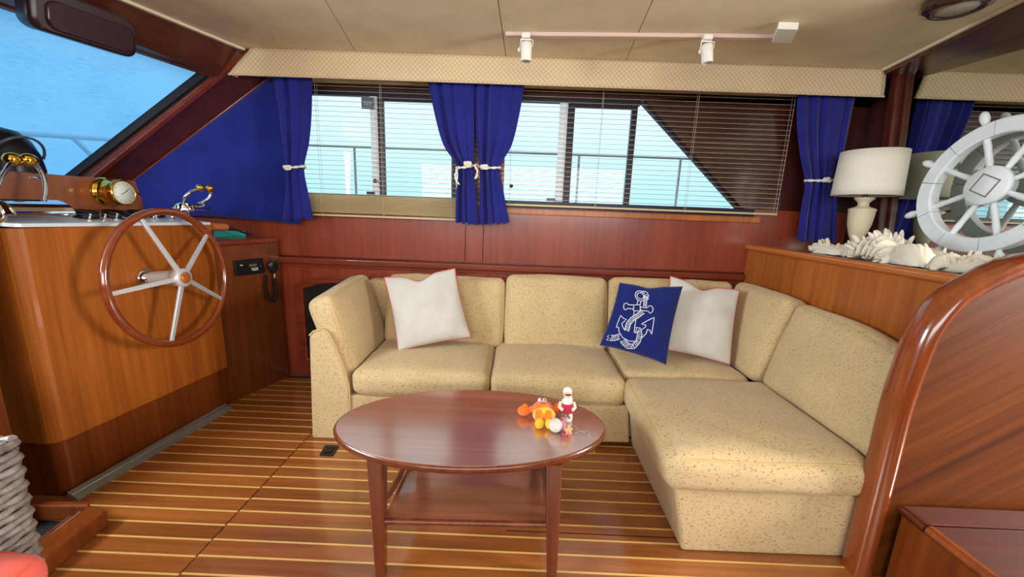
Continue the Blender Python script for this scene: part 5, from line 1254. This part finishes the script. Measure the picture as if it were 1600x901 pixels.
MB().hexa([ai+dn+Vector((-.03, -.02, 0)), bi+dn+Vector((-.03, -.02, 0)), bi+dn+Vector((-.055, -.02, 0)), ai+dn+Vector((-.055, -.02, 0))], [ai+Vector((-.03, -.02, -.03)), bi+Vector((-.03, -.02, -.03)), bi+Vector((-.055, -.02, -.03)), ai+Vector((-.055, -.02, -.03))]).build('inner_ledge', MAHOGX, cmg)
MB().tube([ai+Vector((-.012, -.02, -.012)), bi+Vector((-.012, -.02, -.012))], 0.005, 6).build('metal_strip', CHROME, cmg)
wk = thing('wicker_chair', 'grey wicker chair with a coral red cushion in the near left corner', 'chair', (-1.3, 0.6, 0))
WX, WYF, WYB = P(42, 712, Y=0.80).x, 0.64, 0.80
ZW = P(30, 718, Y=0.72).z
mb = MB(); NL = 33
def wloop(z, ph, rr2=0.035):
    pts = []; x0, x1, y0, y1 = WX-0.62, WX - 0.0 - (ZW-z)*0.03, WYF, WYB
    base = [(-.5, -.5)]
    per = []
    for cx, cy, a0 in ((x1-rr2, y0+rr2, -90), (x1-rr2, y1-rr2, 0), (x0+rr2, y1-rr2, 90), (x0+rr2, y0+rr2, 180)):
        for i in range(5): 
            a = math.radians(a0+90*i/4); per.append(Vector((cx+rr2*math.cos(a), cy+rr2*math.sin(a), z)))
    out_ = []
    for i in range(len(per)):
        p, q = per[i], per[(i+1) % len(per)]; n_ = max(1, int((q-p).length/0.012))
        for k in range(n_): out_.append(p.lerp(q, k/n_))
    c0_ = sum(out_, Vector())/len(out_)
    for i, p in enumerate(out_):
        j, k2 = out_[i-1], out_[(i+1) % len(out_)]; t = (k2-j).normalized(); n_ = Vector((t.y, -t.x, 0))
        pts.append(p+n_*0.0035*math.cos(i*math.pi/2.2+ph*math.pi)+Vector((0, 0, 0.0008*math.sin(i*0.7+ph))))
    return pts
for k in range(NL):
    z = ZW-0.012-k*0.0185
    if z < 0.01: break
    MB().tube(wloop(z, k), 0.0092, 6, closed=True).build('strand', WICK, wk)
mb = MB()
for i in range(9):                                                 # woven top of the arm
    y = WYF+0.010+i*(WYB-WYF-0.02)/8
    mb2 = MB().tube([Vector((WX-0.01-0.61*t, y, ZW-0.004+0.004*math.cos(t*60+i*math.pi))) for t in [k/40 for k in range(41)]], 0.0095, 6).build('strand', WICK, wk)
MB().box(WX-0.60, WX-0.035, WYF+0.015, WYB-0.015, 0.0, ZW-0.015).build('arm_core', plain('wicker_dark', (70, 64, 62), 0.7), wk)
cq = P(84, 862, Z=0.40)
MB().box(WX-0.62, cq.x-0.01, 0.05, WYF-0.005, 0.02, 0.305).build('seat_base', WICK, wk, 0.02)
cs_ = Vector((cq.x-0.30, cq.y-0.265, 0.362))
cc2 = cushion('seat_cushion', CORAL, wk, cs_, X, Y, Z, (0.60, 0.54, 0.10), 0.045, (0.006, 0.006, 0.02), [(2, 1)], seed=11, wr=0.004)
cc2.children[0].data.materials[0] = plain('coral_piping', (236, 100, 84), 0.8)
